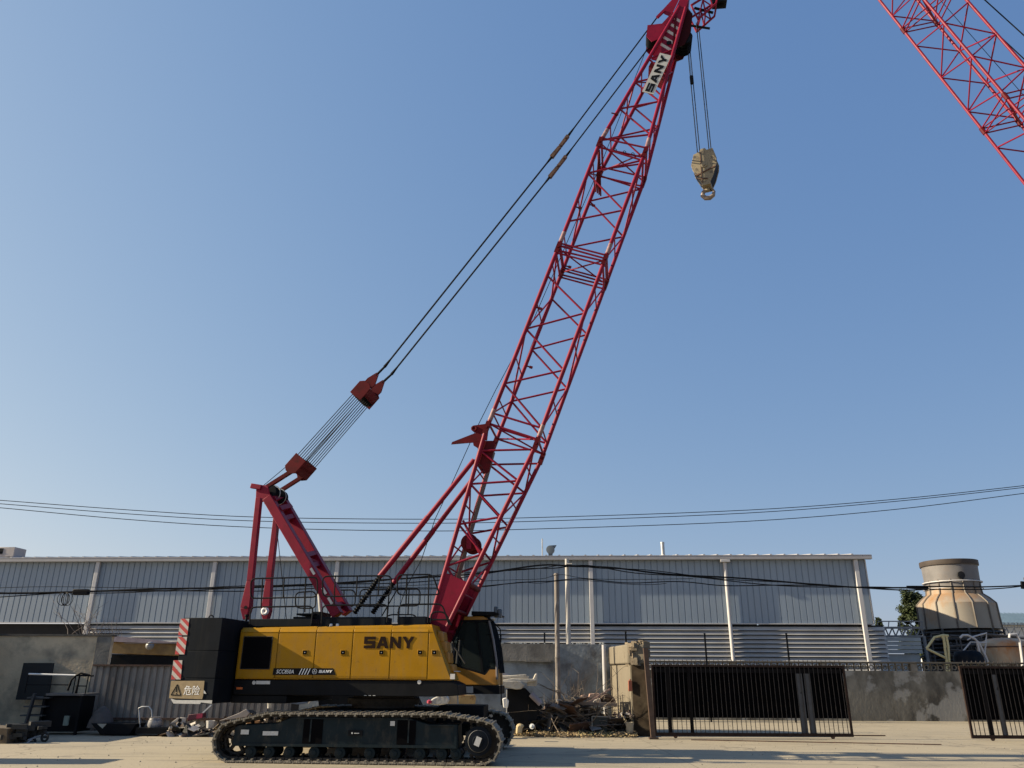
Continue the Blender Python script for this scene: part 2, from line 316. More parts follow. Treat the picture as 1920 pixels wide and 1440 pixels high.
def track(side):
    bo, bi = (-2.2, -1.42) if side < 0 else (1.42, 2.2)
    fm = M(); y0, y1 = (bo + .10, bi - .08) if side < 0 else (bo + .08, bi - .10)
    prof = [(-2.62, .31), (-2.60, .66), (-2.52, .70), (-1.72, .74), (-1.42, .86), (1.03, .86), (1.42, .745), (2.02, .745), (2.03, .30)]
    fm.plate(U, prof, y0, y1)
    fr = part('crawler_frame', fm, frame_m, bevel=.015)
    rib = M(); ys = (y0 - .025, y0 - .002) if side < 0 else (y1 + .002, y1 + .025)
    rib.box(U, -2.5, 2.0, ys[0], ys[1], .31, .36); rib.box(U, -1.38, 1.0, ys[0], ys[1], .83, .855); rib.box(U, 1.95, 2.0, ys[0], ys[1], .362, .74); rib.box(U, 1.45, 1.948, ys[0], ys[1], .715, .74)
    rib.box(U, -1.02, -.99, ys[0], ys[1], .40, .82); rib.box(U, 1.0, 1.03, ys[0], ys[1], .40, .82)
    part('frame_flange', rib, frame_m, fr)
    wn = M()
    for a0, a1 in ((-1.16, -.76), (.78, 1.16)): wn.box(U, a0, a1, ys[0] + .01, ys[1] + .002, .37, .82)
    part('access_opening', wn, grate, fr)
    if side < 0:
        lb = M(); o = ys[0] - .006
        for x0, x1, yy, yz in ((452, 466, 1368, 1377), (493, 507, 1371, 1379), (508, 521, 1371, 1379), (732, 740, 1352, 1361)):
            a0, z1 = U.P(x0, yy, o); a1, z0 = U.P(x1, yz, o); lb.box(U, a0, a1, o, o + .004, z0, z1)
        part('sticker', lb, label_m, fr)
        nb = M(); a0, z1 = U.P(653, 1369, o); a1, z0 = U.P(679, 1380, o); nb.box(U, a0, a1, o, o + .02, z0, z1); part('access_cover', nb, black, fr)
        pl = M(); a0, z1 = U.P(659, 1373, o); pl.box(U, a0, a0 + .03, o - .006, o - .001, z1 - .03, z1); pl.box(U, a0 + .06, a0 + .16, o - .006, o - .001, z1 - .025, z1 - .01); part('cover_plate', pl, label_m, fr)
    # link chain
    ch = M(); bm_, bw = (bo + bi) / 2, .11
    pin = [(p[0], p[1]) for p, d in SH]
    ins = []
    for (p, d) in SH: ins.append((p[0] - d[1] * .055, p[1] + d[0] * .055, d))
    for i, (x, z, d) in enumerate(ins):
        for off in (-.2, .2):
            c = [(-.46, -.03), (.46, -.03), (.46, .05), (-.46, .05)]
            ch.prism([U.W(x + d[0] * u * pitch - d[1] * v, bm_ + off - .05, z + d[1] * u * pitch + d[0] * v) for u, v in c], U.uy * .1)
        ch.prism([U.W(x + d[0] * u - d[1] * v, bm_ - .05, z + d[1] * u + d[0] * v) for u, v in ((-.03, .0), (.03, .0), (.018, .11), (-.018, .11))], U.uy * .1)
    belt = part('track_chain', ch, chain_m, fr)
    # shoes
    proto = M(); L_ = pitch
    x, z = 0, 0
    for a0, a1, z0, z1, w0, w1 in ((-.46, .46, -.012, .018, bo, bi), (-.46, -.36, -.034, -.013, bo, bi), (-.1, .0, -.026, -.013, bo + .02, bi - .02), (-.5, -.461, -.03, .01, bo + .05, bo + .2), (-.5, -.461, -.03, .01, bi - .2, bi - .05), (.1, .3, .019, .05, bo + .0, bo + .07), (.1, .3, .019, .05, bi - .07, bi)):
        proto.box(Frame((0, 0, 0), 4.0), a0 * L_, a1 * L_, w0, w1, z0, z1)
    me = None
    for i, (p, d) in enumerate(SH):
        cen = U.W(p[0] - d[1] * .03, 0, p[1] + d[0] * .03)
        if me is None:
            so = obj('track_shoe', proto, shoe_m, None, origin=(0, 0, 0), flat=True); me = so
        else: so = me.copy(); C.objects.link(so)
        so.parent = fr; so.location = cen - ORG[crane.name]
        ang = math.atan2(d[1], d[0])          # tilt in the vertical plane of the track
        so.rotation_euler = Matrix.Rotation(-ang, 3, U.uy).to_euler()
    # wheels
    idl = M(); c = U.W(XL, bm_, RL + .0); ay = U.uy
    R = RL - .09
    idl.ring(c, ay, R - .045, .05, 28, 8)
    idl.lathe(c - ay * .12, [(.09, 0), (.11, .02), (.11, .22), (.09, .24)], 20, ay)
    for k in range(5):
        a = 2 * PI * k / 5 + .3; e = Vector(U.ux) * math.cos(a) + Vector((0, 0, 1)) * math.sin(a); idl.beam(c + e * .1, c + e * (R - .05), .05, .12, ay)
    part('idler_wheel', idl, chain_m, fr)
    sp = M(); c = U.W(XR, bm_, RR)
    R = RR - .07; n = 14; pr = []
    for k in range(n):
        for da, rr in ((-.12, R - .05), (-.06, R), (.06, R), (.12, R - .05)):
            a = 2 * PI * k / n + da; pr.append(c - ay * .14 + (Vector(U.ux) * math.cos(a) + Vector((0, 0, 1)) * math.sin(a)) * rr)
    sp.prism(pr, ay * .28); s_ = part('drive_sprocket', sp, chain_m, fr)
    fd = M(); yc = bo + .02 if side < 0 else bi - .02; dr = -1 if side < 0 else 1
    fc = U.W(2.44, (bo + .1) if side < 0 else (bi - .1), RR + .02)
    fd.lathe(fc, [(.27, .0), (.27, .05), (.2, .055), (.195, .09), (.11, .095), (.10, .12)], 32, ay * dr); part('final_drive', fd, chain_m if side > 0 else navy, fr)
    if side < 0:
        rg = M(); rg.ring(fc + ay * dr * .05, ay, .19, .018, 32, 6); part('hub_ring', rg, mat('hub_grey', (.09, .09, .09), .6), fr)
        pp = M(); pc = fc - ay * .128; e1 = (U.ux * .9 - U.uz * .35).normalized(); e2 = e1.cross(U.uy) * -1
        pp.hexa([pc + e1 * sx * .055 + e2 * sz * .085 + ay * sy * .004 for sz in (-1, 1) for sx, sy in ((-1, -1), (1, -1), (1, 1), (-1, 1))]); pp_o = part('paper_note', pp, label_m, fr)
    pro = None
    for i, px in enumerate((478, 512, 549, 595, 643, 698, 745, 791, 831, 858)):
        a, _ = U.P(px, 1412, bm_)
        if pro is None:
            rm = M(); rm.lathe(U.W(a, bo + .13 if side < 0 else bo + .1, .2), [(.05, -.02), (.06, 0), (.112, .01), (.112, .1), (.095, .11), (.095, .5), (.112, .51), (.112, .58), (.07, .61)], 22, ay)
            pro = part('track_roller', rm, frame_m, fr, sharp=20); a_0 = a
        else: dup(pro, U.ux * (a - a_0))
    for a in (-1.65, -.1, 1.3):
        cr = M(); cr.lathe(U.W(a, bm_ - .3, .885), [(.05, 0), (.05, .6)], 14, ay); part('carrier_roller', cr, chain_m, fr)
track(-1); track(1)
cb = M(); cb.box(U, -1.2, 1.2, -1.05, 1.05, .42, .98)
for a in (-1.05, .75): cb.box(U, a - .17, a + .17, -1.50, -1.052, .45, .80); cb.box(U, a - .17, a + .17, 1.052, 1.5, .45, .80)
cb.box(U, 1.25, 2.3, .2, 1.35, .62, 1.02)
part('car_body', cb, black, bevel=.02)
sr = M(); sr.lathe(U.W(0, 0, .982), [(.72, 0), (.72, .08), (.82, .082), (.82, .2), (.7, .202), (.7, .275)], 48); part('slewing_ring', sr, chain_m)

# ---- superstructure deck
dk = M()
dk.plate(S, [(-2.98, 1.26), (-2.98, 1.566), (1.86, 1.566), (2.02, 1.5), (2.05, 1.28), (1.6, 1.255), (-1.1, 1.255)], -1.47, -.55)
dk.plate(S, [(-2.98, 1.26), (-2.98, 1.566), (1.6, 1.566), (1.6, 1.27)], .55, 1.47)
dk.box(S, -2.98, 1.5, -.548, .548, 1.255, 1.45)
dk.box(S, -3.02, -1.75, -1.44, 1.44, 1.09, 1.25)
deck = part('deck_frame', dk, black, bevel=.012)
sk = M(); o = -1.478
for x0, x1, y0, y1 in ((480.5, 506, 1276.5, 1283),): 
    a0, z1 = S.P(x0, y0, o); a1, z0 = S.P(x1, y1, o); sk.box(S, a0, a1, o, o + .005, z0, z1)
a, z = S.P(476, 1280, o); sk.lathe(S.W(a, o, z), [(.04, 0), (.04, .006)], 16, S.uy)
a, z = S.P(786, 1279, o); sk.lathe(S.W(a, o, z), [(.042, 0), (.042, .006)], 18, S.uy)
part('sticker', sk, label_m, deck)
rf = M(); a, z = S.P(449, 1290.5, o); rf.box(S, a - .07, a + .07, o - .006, o + .004, z - .022, z + .022); part('reflector', rf, mat('orange_reflector', (.5, .12, .03), .3), deck)
mk = M()
for k in range(3): a, z = S.P(690 + k * 8, 1304.5, -1.2); mk.box(S, a, a + .055, -1.475, -1.472, 1.262, 1.272)
part('deck_mark', mk, label_m, deck)

# ---- engine hood, near side
def zt(a): return 2.70 + .012 * a
hood = M()
def hood_section(m, a0, a1, b0, b1, top_in=.10, zb=1.58, s0=0, s1=0):
    # side wall with a bevelled shoulder; s0/s1 lean the ends
    sec = lambda t: [(b0, zb), (b0, zt(0) - .13), (b0 + top_in * .25, zt(0) - .05), (b0 + top_in, zt(0)), (b1, zt(0)), (b1, zb)]
    n = 6; vs = []
    for k, a in enumerate((a0, a1)):
        for b, z in sec(0):
            f = (z - zb) / (zt(0) - zb); sh = (s0 if k == 0 else s1) * f
            vs.append(S.W(a + sh, b, z + .012 * a * f))
    m.add(vs, [(0, 1, 2, 3, 4, 5)[::-1], tuple(range(6, 12))] + [(i, (i + 1) % n, n + (i + 1) % n, n + i) for i in range(n)])
hood_section(hood, -2.97, 1.88, -1.478, -.62, s0=.0, s1=-.48)
ho = part('engine_hood', hood, yellow, bevel=.008, label='yellow engine hood with hinged side doors')
# doors: proud panels with gaps
seams = [436.5, 519.3, 590, 659.8, 732, 802.6]
edges = []
for px in seams: edges.append(S.P(px, 1225, -1.5)[0])
edges[0] = -2.95
for i in range(6):
    a0 = edges[i] + .012; a1 = (edges[i + 1] - .012) if i < 5 else 1.84
    dm = M(); zb, zm = 1.60, 2.555
    if i < 5:
        dm.box(S, a0, a1, -1.497, -1.482, zb, zm)
        # bevel strip panel above
        t0, t1 = zt(0) + .012 * a0, zt(0) + .012 * a1
        dm.hexa([S.W(a0, -1.497, zm + .004), S.W(a1, -1.497, zm + .004), S.W(a1, -1.482, zm + .004), S.W(a0, -1.482, zm + .004), S.W(a0, -1.43, t0 - .012), S.W(a1, -1.43, t1 - .012), S.W(a1, -1.41, t0 - .03), S.W(a0, -1.41, t0 - .03)])
    else:
        dm.plate(S, [(a0, zb), (1.87, zb), (1.47, zm), (a0, zm)], -1.497, -1.482)
    d_ = part('hood_door', dm, yellow, ho, bevel=.006)
lips = M()
lips.box(S, -2.95, 1.42, -1.503, -1.482, 2.557, 2.567)
part('hood_crease', lips, yellow, ho)
gw = M(); o = -1.505
q = [S.P(x, y, o) for x, y in ((450.5, 1254), (505, 1254.5), (511.5, 1194), (458, 1194))]
gw.plate(S, q, o, o + .007); vent = part('vent_window', gw, grate, ho)
fm = M()
for i in range(4):
    p, q2 = S.W(q[i][0], o - .004, q[i][1]), S.W(q[(i + 1) % 4][0], o - .004, q[(i + 1) % 4][1]); fm.tube(p, q2, .009, 6)
part('vent_seal', fm, rubber, vent)
for px in (572, 643.5, 715.5, 788, 814.5):
    a, z = S.P(px, 1223.5, -1.5); hm = M(); hm.box(S, a - .062, a + .062, -1.508, -1.498, z - .055, z + .055)
    h_ = part('door_latch_frame', hm, yellow, ho, bevel=.004)
    bx = M(); bx.box(S, a - .048, a + .042, -1.512, -1.509, z - .038, z + .042); part('latch_recess', bx, grate, ho)
    kn = M(); kn.lathe(S.W(a, -1.512, z), [(.012, 0), (.010, .01)], 10, -S.uy); part('latch_knob', kn, steel, ho)
# dark decal band with writing
o = -1.500
def sp(x, y, off=o): return S.P(x, y, off)
bd = M(); pts = [sp(511, 1265.5), sp(629.5, 1265.5), sp(624.5, 1253), sp(513, 1253)]; bd.plate(S, pts, o - .003, o)
for y0, y1 in ((1267.4, 1269.0), (1271.0, 1272.4)):
    a0, z1 = sp(511, y0); a1, z0 = sp(799, y1); bd.box(S, a0, a1, o - .003, o, z0, z1)
part('decal_band', bd, black, ho)
o2 = o - .005
tx = M(); a0, z0 = sp(518, 1262.8); a1, z1 = sp(551.5, 1255.6)
text(tx, 'SCC850A', S.W(a0, o2, z0), S.ux, S.uz, z1 - z0, a1 - a0, .003, .2)
a0, z0 = sp(597.5, 1261.6); a1, z1 = sp(622.5, 1256.4); word(tx, 'SANY', S.W(a0, o2, z0), S.ux, (S.uz + S.ux * .25), z1 - z0, a1 - a0, .003)
ac, zc = sp(590, 1259)
tx.ring(S.W(ac, o2, zc), S.uy, .05, .005, 24, 4)
for k in range(3):
    a = PI / 2 + k * 2 * PI / 3; e = lambda t, r: S.W(ac + math.cos(t) * r, o2, zc + math.sin(t) * r)
    tx.prism([e(a, .047), e(a + .9, .012), e(a - .9, .012)], -S.uy * .003)
for k in range(4):
    x = 560 + k * 5.2; p = [sp(x, 1265), sp(x + 1.6, 1265), sp(x + 7.2, 1253.5), sp(x + 5.6, 1253.5)]; tx.plate(S, p, o2 - .002, o2)
part('side_lettering', tx, letter_m, ho)
bl = M(); a0, z0 = sp(682, 1215.5); a1, z1 = sp(777.5, 1193.6); word(bl, 'SANY', S.W(a0, o - .002, z0), S.ux, S.uz, z1 - z0, a1 - a0, .005)
part('maker_lettering', bl, mat('brown_black_lettering', (.014, .006, .004), .6, spec=.1), ho)
# stepped front end of the hood
st = M()
for k, (x0, y0, x1, y1) in enumerate(((829, 1182, 834, 1204), (833, 1200, 840, 1224), (838, 1220, 845, 1244), (843, 1243, 853, 1260))):
    p0 = S.P(x0 - 8, y0, -1.1); p1 = S.P(x1, y1, -1.1); st.plate(S, [(p0[0], p1[1]), (p1[0], p1[1]), (p1[0] - .03, p0[1] - .03), (p0[0], p0[1])], -1.2 + k * .02, -.75)
part('front_fairing', st, yellow_c, ho, bevel=.03)
hd = M(); a, z = S.P(858, 1259, -1.3); hd.tube(S.W(a - .08, -1.3, z), S.W(a + .06, -1.3, z), .01); a, z = S.P(848, 1266, -1.45); 
part('small_handle', hd, steel, ho)
wl = M(); a0, z1 = S.P(844.5, 1263.5, -1.5); wl.box(S, a0, a0 + .1, -1.515, -1.50, z1 - .105, z1); part('sticker', wl, label_m, ho)
# far hood
fh = M(); fh.box(S, -2.95, .9, .62, 1.47, 1.58, 2.62); part('rear_hood', fh, yellow, bevel=.03)
# machinery between: winches, cooler, roof slabs
for a in (-1.2, .0):
    wm = M(); wm.lathe(S.W(a, -.5, 1.85), [(.38, 0), (.38, .06), (.26, .065), (.26, .93), (.38, .935), (.38, 1.0)], 28, S.uy)
    part('winch_drum', wm, red_d)
ms = M()
for x0, x1, y0, y1 in ((543, 586, 1163, 1172), (550, 586, 1156.5, 1160), (556, 590, 1150, 1153)):
    a0, z1 = S.P(x0, y0, -.6); a1, z0 = S.P(x1, y1, -.6); ms.box(S, a0, a1, -.6, .3, z0, z1)
a0, z1 = S.P(585, 1147, -.5); ms.box(S, a0, a0 + .22, -.5, .2, 2.5, z1)
part('cooler_stack', ms, black)
wk = M()
for x0, x1, y0 in ((469, 585, 1160.5), (603, 724, 1157), (746, 799, 1156)):
    a0, z1 = S.P(x0, y0, -1.15); a1, _ = S.P(x1, y0, -1.15); wk.box(S, a0, a1, -1.15, -.65, 2.70, z1)
part('roof_walkway', wk, navy, bevel=.01)
sp_ = M()
for x, y in ((621, 1168), (633, 1168)): a, z = S.P(x, y, -1.3); sp_.lathe(S.W(a, -1.3, 2.69), [(.035, 0), (.035, .05), (.02, .06)], 12)
part('roof_cap', sp_, white)
ex = M(); a, z = S.P(598, 1104, -.2); a2, z2 = S.P(607, 1165, -.2)
ex.tube(S.W(a2, -.2, 2.6), S.W(a, -.2, z), .05, 14); part('exhaust_pipe', ex, steel)
ec = M(); ec.lathe(S.W(a, -.2, z - .03), [(.09, 0), (.1, .03), (.09, .13), (.03, .16)], 16); part('exhaust_cap', ec, black)

# ---- handrails
def loop(px, closed=True, lat=-1.42, r=.018, rnd=10):
    out = []; n = len(px)
    for i, (x, y) in enumerate(px):
        if not closed and i in (0, n - 1): out.append(S.Q(x, y, lat)); continue
        a, b = Vector(px[(i - 1) % n]), Vector(px[(i + 1) % n]); p = Vector((x, y)); d1 = (a - p); d2 = (b - p); r1 = min(rnd, d1.length / 2.2); r2 = min(rnd, d2.length / 2.2)
        for t in (0, .25, .5, .75, 1):
            q = (p + d1.normalized() * r1) * (1 - t) ** 2 + p * 2 * t * (1 - t) + (p + d2.normalized() * r2) * t * t; out.append(S.Q(q.x, q.y, lat))
    return M().path(out, r, 6, closed)
def rail(m, pxs, lat=-1.42, r=.017):
    for a, b in zip(pxs[::2], pxs[1::2]): m.tube(S.Q(*a, lat), S.Q(*b, lat), r, 6)
rails = [
 ([(470.6, 1085), (595, 1082), (595, 1119.5), (470, 1122)], True, -1.42, [(492.5, 1085), (489.5, 1139), (533, 1083.5), (531, 1121), (573, 1083), (571.5, 1148)]),
 ([(605, 1080.5), (734, 1079.5), (733, 1116.5), (605, 1118.5)], True, -1.42, [(628.5, 1080), (626, 1134.5), (670, 1079.5), (668, 1118), (711.5, 1079.5), (709, 1117)]),
 ([(745, 1078), (811, 1077), (823.5, 1112), (820, 1115), (745, 1115.5)], True, -1.42, [(763, 1077.5), (761, 1133), (804.5, 1077), (802, 1168)]),
 ([(468, 1170), (470, 1138.5), (587, 1136.5), (584, 1169)], False, -1.42, []),
 ([(602.5, 1169), (604.5, 1135), (727, 1133.5), (725.5, 1167)], False, -1.42, []),
 ([(746, 1167), (748, 1133.5), (829, 1132.5), (842, 1172)], False, -1.42, []),
 ([(807, 1167), (808.5, 1147.5), (834, 1147), (846, 1172)], False, -1.42, [(808, 1162), (838, 1162)]),
 ([(554, 1111), (592, 1108.5), (592, 1141), (554, 1140)], True, 1.3, [(571, 1109), (571, 1147)]),
 ([(618, 1107), (666, 1106), (666, 1137), (618, 1138)], True, 1.3, [(645, 1106), (645, 1150)]),
 ([(675, 1105), (788, 1104), (787, 1136), (675, 1137)], True, 1.3, [(694, 1105), (694, 1136), (730, 1105), (727, 1150), (767, 1104), (765, 1152), (745, 1104.5), (716, 1155)]),
 ([(716, 1170), (727, 1152.5), (780, 1152.5), (781, 1170)], False, 1.3, []),
]
for px, cl, lat, posts in rails:
    m = loop(px, cl, lat); rail(m, posts, lat); part('handrail', m, black)

# ---- counterweight
cwp = None
for i, (z0, z1, bw) in enumerate(((1.10, 1.596, 2.245), (1.60, 2.146, 2.25), (2.15, 2.825, 2.25))):
    m = M(); m.box(S, -3.93 - (.0 if i else .0), -3.04, -bw, bw, z0, z1)
    cw = part('counterweight_slab', m, navy, bevel=.008)
    if i == 0: cwp = cw
    if i == 2: cwt = cw
o = -2.252
def strip_plate(x0t, x1t, y0, x0b, x1b, y1, n):
    m = M(); m.plate(S, [S.P(x0b, y1, o), S.P(x1b, y1, o), S.P(x1t, y0, o), S.P(x0t, y0, o)], o - .004, o - .001); p = part('warning_board', m, stripe_w, cwt)
    A, B_, Cc, D = [Vector(S.P(*q, o - .005)) for q in ((x0b, y1), (x1b, y1), (x1t, y0), (x0t, y0))]
    m = M(); uv = lambda u, v: (A * (1 - u) + B_ * u) * (1 - v) + (D * (1 - u) + Cc * u) * v
    # diagonal bands falling to the right, clipped to the board
    for k in range(-1, n + 1):
        poly = [(0, k * .62 + .62), (0, k * .62 + .93), (1, k * .62 + .31), (1, k * .62)]
        poly = [(u, v / 1.25) for u, v in poly]
        for lim, sgn in ((0, 1), (1, -1)):
            out = []
            for i in range(len(poly)):
                p1, p2 = poly[i], poly[(i + 1) % len(poly)]; in1 = (p1[1] - lim) * sgn >= 0; in2 = (p2[1] - lim) * sgn >= 0
                if in1: out.append(p1)
                if in1 != in2: t = (lim - p1[1]) / (p2[1] - p1[1]); out.append((p1[0] + (p2[0] - p1[0]) * t, lim))
            poly = out
            if len(poly) < 3: break
        if len(poly) >= 3: m.plate(S, [tuple(uv(*q)) for q in poly], o - .007, o - .005)
    part('warning_stripe', m, redw, cwt)
strip_plate(339, 355, 1160, 334, 351.5, 1191, 1)
strip_plate(333.5, 351, 1194, 328, 346, 1227, 1)
strip_plate(325.5, 342, 1238, 320.8, 339, 1274, 1)
dm = M(); dm.plate(S, [S.P(x, y, o) for x, y in ((317, 1309), (379, 1311), (381, 1304), (383.5, 1276.5), (321, 1276.5))], o - .005, o - .001)
ds = part('danger_sign', dm, tan_m, cwp)
tr = M(); t3 = [S.P(x, y, o) for x, y in ((321, 1303), (339, 1303.5), (333, 1283.5))]
for i in range(3): tr.beam(S.W(t3[i][0], o - .008, t3[i][1]), S.W(t3[(i + 1) % 3][0], o - .008, t3[(i + 1) % 3][1]), .018, .006, S.uy)
p1, p2, p3 = S.P(331.5, 1288.5, o), S.P(331, 1297.5, o), S.P(331, 1299.5, o); tr.beam(S.W(p1[0], o - .008, p1[1]), S.W(p2[0], o - .008, p2[1]), .02, .006, S.uy); tr.beam(S.W(p3[0], o - .008, p3[1]), S.W(p3[0], o - .008, p3[1] - .02), .02, .006, S.uy)
part('warning_triangle', tr, black, cwp)
tx = M(); a0, z0 = S.P(344, 1303, o); a1, z1 = S.P(376, 1285.5, o); text(tx, '危险', S.W(a0, o - .006, z0), S.ux, S.uz, z1 - z0, a1 - a0, .003)
part('danger_lettering', tx, letter_m, cwp)
wp = M(); wp.plate(S, [S.P(x, y, o) for x, y in ((325, 1319), (375, 1320), (377, 1317), (397, 1319.5), (398, 1313), (330, 1312.5), (320, 1310))], o - .003, o - .001)
wp.plate(S, [S.P(x, y, o) for x, y in ((381, 1300), (387, 1301), (385, 1297), (380, 1291))], o - .003, o - .001)
part('peeling_paint', wp, label_m, cwp)
lg = M()
for a, z, b in ((-3.5, 2.83, -1.9), (-3.5, 2.83, 1.9)): lg.ring(S.W(a, b, z + .02), S.uy, .05, .014, 14, 6)
for x, y in ((454, 1160),): a, z = S.P(x, y, -1.3); lg.lathe(S.W(-3.1, -1.0, 2.826), [(.03, 0), (.03, .1), (.05, .11), (.05, .15)], 12)
part('lifting_eye', lg, black, cwt)

# ---- cab (far side)
cab = M(); cb0, cb1 = .58, 1.47
prof = [(855, 1285), (934, 1285), (934, 1257), (928, 1215), (915, 1160), (868, 1156), (850, 1200), (848, 1250)]
P_ = [S.P(x, y, cb0) for x, y in prof]
body = M(); body.plate(S, [S.P(x, y, cb0) for x, y in ((851, 1285), (933, 1285), (932, 1254), (917, 1253), (909, 1265), (849, 1246))], cb0, cb1); cbo = part('operator_cab', body, yellow_c, bevel=.02, label='yellow cab with dark windows beside the boom foot')
rfm = M(); rfm.plate(S, [S.P(x, y, cb0) for x, y in ((868, 1163), (914, 1162.5), (913, 1158.5), (905, 1155), (870, 1155.5))], cb0, cb1); part('cab_roof', rfm, yellow_c, cbo, bevel=.02)
def gl(pts, b0, b1, nm): m = M(); m.plate(S, [S.P(x, y, cb0) for x, y in pts], b0, b1); return part(nm, m, glass, cbo)
pil = M()                                      # pillars and window frames
for (x0, y0, x1, y1, wd) in ((914, 1162, 925, 1214, .05), (925, 1214, 932.5, 1256, .05), (866, 1163, 850, 1200, .05), (850, 1200, 849, 1248, .05), (849, 1246, 909, 1264, .045), (909, 1264, 917, 1254, .045), (917, 1253.5, 932, 1254, .04), (868, 1164.5, 914, 1164, .05)):
    for b in (cb0 + .02, cb1 - .02): pil.beam(S.Q(x0, y0, cb0) + S.uy * (b - cb0), S.Q(x1, y1, cb0) + S.uy * (b - cb0), wd, .04, S.uy)
pil.beam(S.Q(893, 1164, cb0) + S.uy * .02, S.Q(905, 1262, cb0) + S.uy * .02, .05, .04, S.uy)
part('window_frame', pil, black, cbo)
cg = mat('cab_window_glass', (.01, .013, .015), .05, var=.05, spec=.6); _b = cg.node_tree.nodes['Principled BSDF']; _b.inputs['Transmission Weight'].default_value = .82; _b.inputs['IOR'].default_value = 1.02; _b.inputs['Base Color'].default_value = (.09, .115, .115, 1)
for l in list(cg.node_tree.links):
    if l.to_socket == _b.inputs['Base Color']: cg.node_tree.links.remove(l)
sidep = [(868, 1165), (914, 1164), (925, 1214), (931.5, 1253), (917, 1252), (909, 1263), (850, 1246), (851, 1200)]
for b in (cb0 + .03, cb1 - .05): m = M(); m.plate(S, [S.P(x, y, cb0) for x, y in sidep], b, b + .008); part('side_window', m, cg, cbo)
m = M(); f0, f1, f2 = [S.P(x, y, cb0) for x, y in ((915, 1163), (926, 1214), (933, 1254))]
for p, q in ((f0, f1), (f1, f2)): m.prism([S.W(p[0], cb0 + .05, p[1]), S.W(q[0], cb0 + .05, q[1]), S.W(q[0], cb1 - .05, q[1]), S.W(p[0], cb1 - .05, p[1])], S.ux * .008)
part('windscreen', m, cg, cbo)
m = M(); r0, r1 = [S.P(x, y, cb0) for x, y in ((866, 1163), (849, 1246))]; m.prism([S.W(r0[0], cb0 + .03, r0[1]), S.W(r1[0], cb0 + .03, r1[1]), S.W(r1[0], cb1 - .03, r1[1]), S.W(r0[0], cb1 - .03, r0[1])], -S.ux * .02); part('rear_wall', m, black, cbo)
m = M(); a, z = S.P(885, 1250, 1.0)
m.box(S, a - .25, a + .2, .8, 1.25, 1.55, z - .05); m.prism([S.W(a - .26, .82, z), S.W(a - .14, .82, z), S.W(a - .26, .82, z + .62), S.W(a - .36, .82, z + .6)], S.uy * .42); m.box(S, a + .3, a + .42, .8, 1.2, 1.55, z + .05)
part('operator_seat', m, rubber, cbo, bevel=.02)
m = M(); a0, z0 = S.P(870, 1213, cb1); a1, z1 = S.P(906, 1176, cb1)
for k in range(8): a = a0 + (a1 - a0) * k / 7; m.tube(S.W(a, cb1 + .03, z0), S.W(a, cb1 + .03, z1), .008, 5)
for k in range(6): z = z0 + (z1 - z0) * k / 5; m.tube(S.W(a0, cb1 + .05, z), S.W(a1, cb1 + .05, z), .008, 5)
part('window_guard', m, black, cbo)
m = M(); q = [S.P(x, y, cb0 - .05) for x, y in ((884, 1146), (927, 1147), (936, 1151), (935, 1153), (884, 1154))]; m.plate(S, q, cb0 - .05, cb1); part('roof_guard', m, black, cbo)
m = M()
for k in range(7): b = cb0 + .08 + k * .13; m.path([S.Q(914, 1158, cb0) + S.uy * (b - cb0), S.Q(921, 1175, cb0) + S.uy * (b - cb0), S.Q(931, 1214, cb0) + S.uy * (b - cb0), S.Q(936, 1262, cb0) + S.uy * (b - cb0)], .01, 5)
part('windscreen_guard', m, navy, cbo)
m = M(); m.path([S.Q(917, 1164, cb0 - .03), S.Q(925, 1200, cb0 - .03), S.Q(931, 1240, cb0 - .03), S.Q(932, 1274, cb0 - .03)], .028, 8); part('wiper_rail', m, mat('grey_rail', (.16, .15, .16), .45), cbo)
m = M(); m.path([S.Q(916, 1158, cb0 - .1), S.Q(925, 1166, cb0 - .1), S.Q(938, 1180, cb0 - .1), S.Q(939, 1230, cb0 - .1), S.Q(940, 1322, cb0 - .1)], .014, 6); m.path([S.Q(926, 1152, cb0), S.Q(931, 1150, cb0), S.Q(937, 1150, cb0)], .012, 6); part('grab_rail', m, black, cbo)
for x, y, wd, hh in ((929.5, 1144, .09, .17), (937, 1150, .09, .2)):
    m = M(); a, z = S.P(x, y, cb0); m.box(S, a - wd / 2, a + wd / 2, cb0 - .03, cb0 + .13, z - hh / 2, z + hh / 2); part('mirror', m, mat('mirror_back', (.03, .05, .08), .25), cbo, bevel=.02)
m = M(); m.lathe(S.Q(921, 1160, cb0), [(.03, -.03), (.06, 0), (.06, .07), (.03, .1)], 14, S.ux); part('work_light', m, steel, cbo)
m = M(); m.box(S, *[S.P(x, 1288, .55)[0] for x in (843, 936)], .56, 1.46, 1.27, 1.45); a0, z1 = S.P(874, 1287, .5); m.box(S, a0 - .02, a0 + .14, .4, .55, z1 - .16, z1)
part('cab_platform', m, black, cbo)
m = M(); a0, z1 = S.P(874, 1287, .4); m.box(S, a0, a0 + .17, .38, .396, z1 - .14, z1); part('grey_box', m, steel, cbo)
m = M(); m.path([S.Q(x, y, -.4) for x, y in ((846, 1208), (850, 1222), (846, 1240), (848, 1262))], .035, 7); m.path([S.Q(x, y, -.3) for x, y in ((852, 1214), (858, 1222), (856, 1244))], .025, 7); m.path([S.Q(x, y, -.2) for x, y in ((862, 1200), (860, 1225), (872, 1244))], .02, 7)
part('hydraulic_hose', m, rubber)

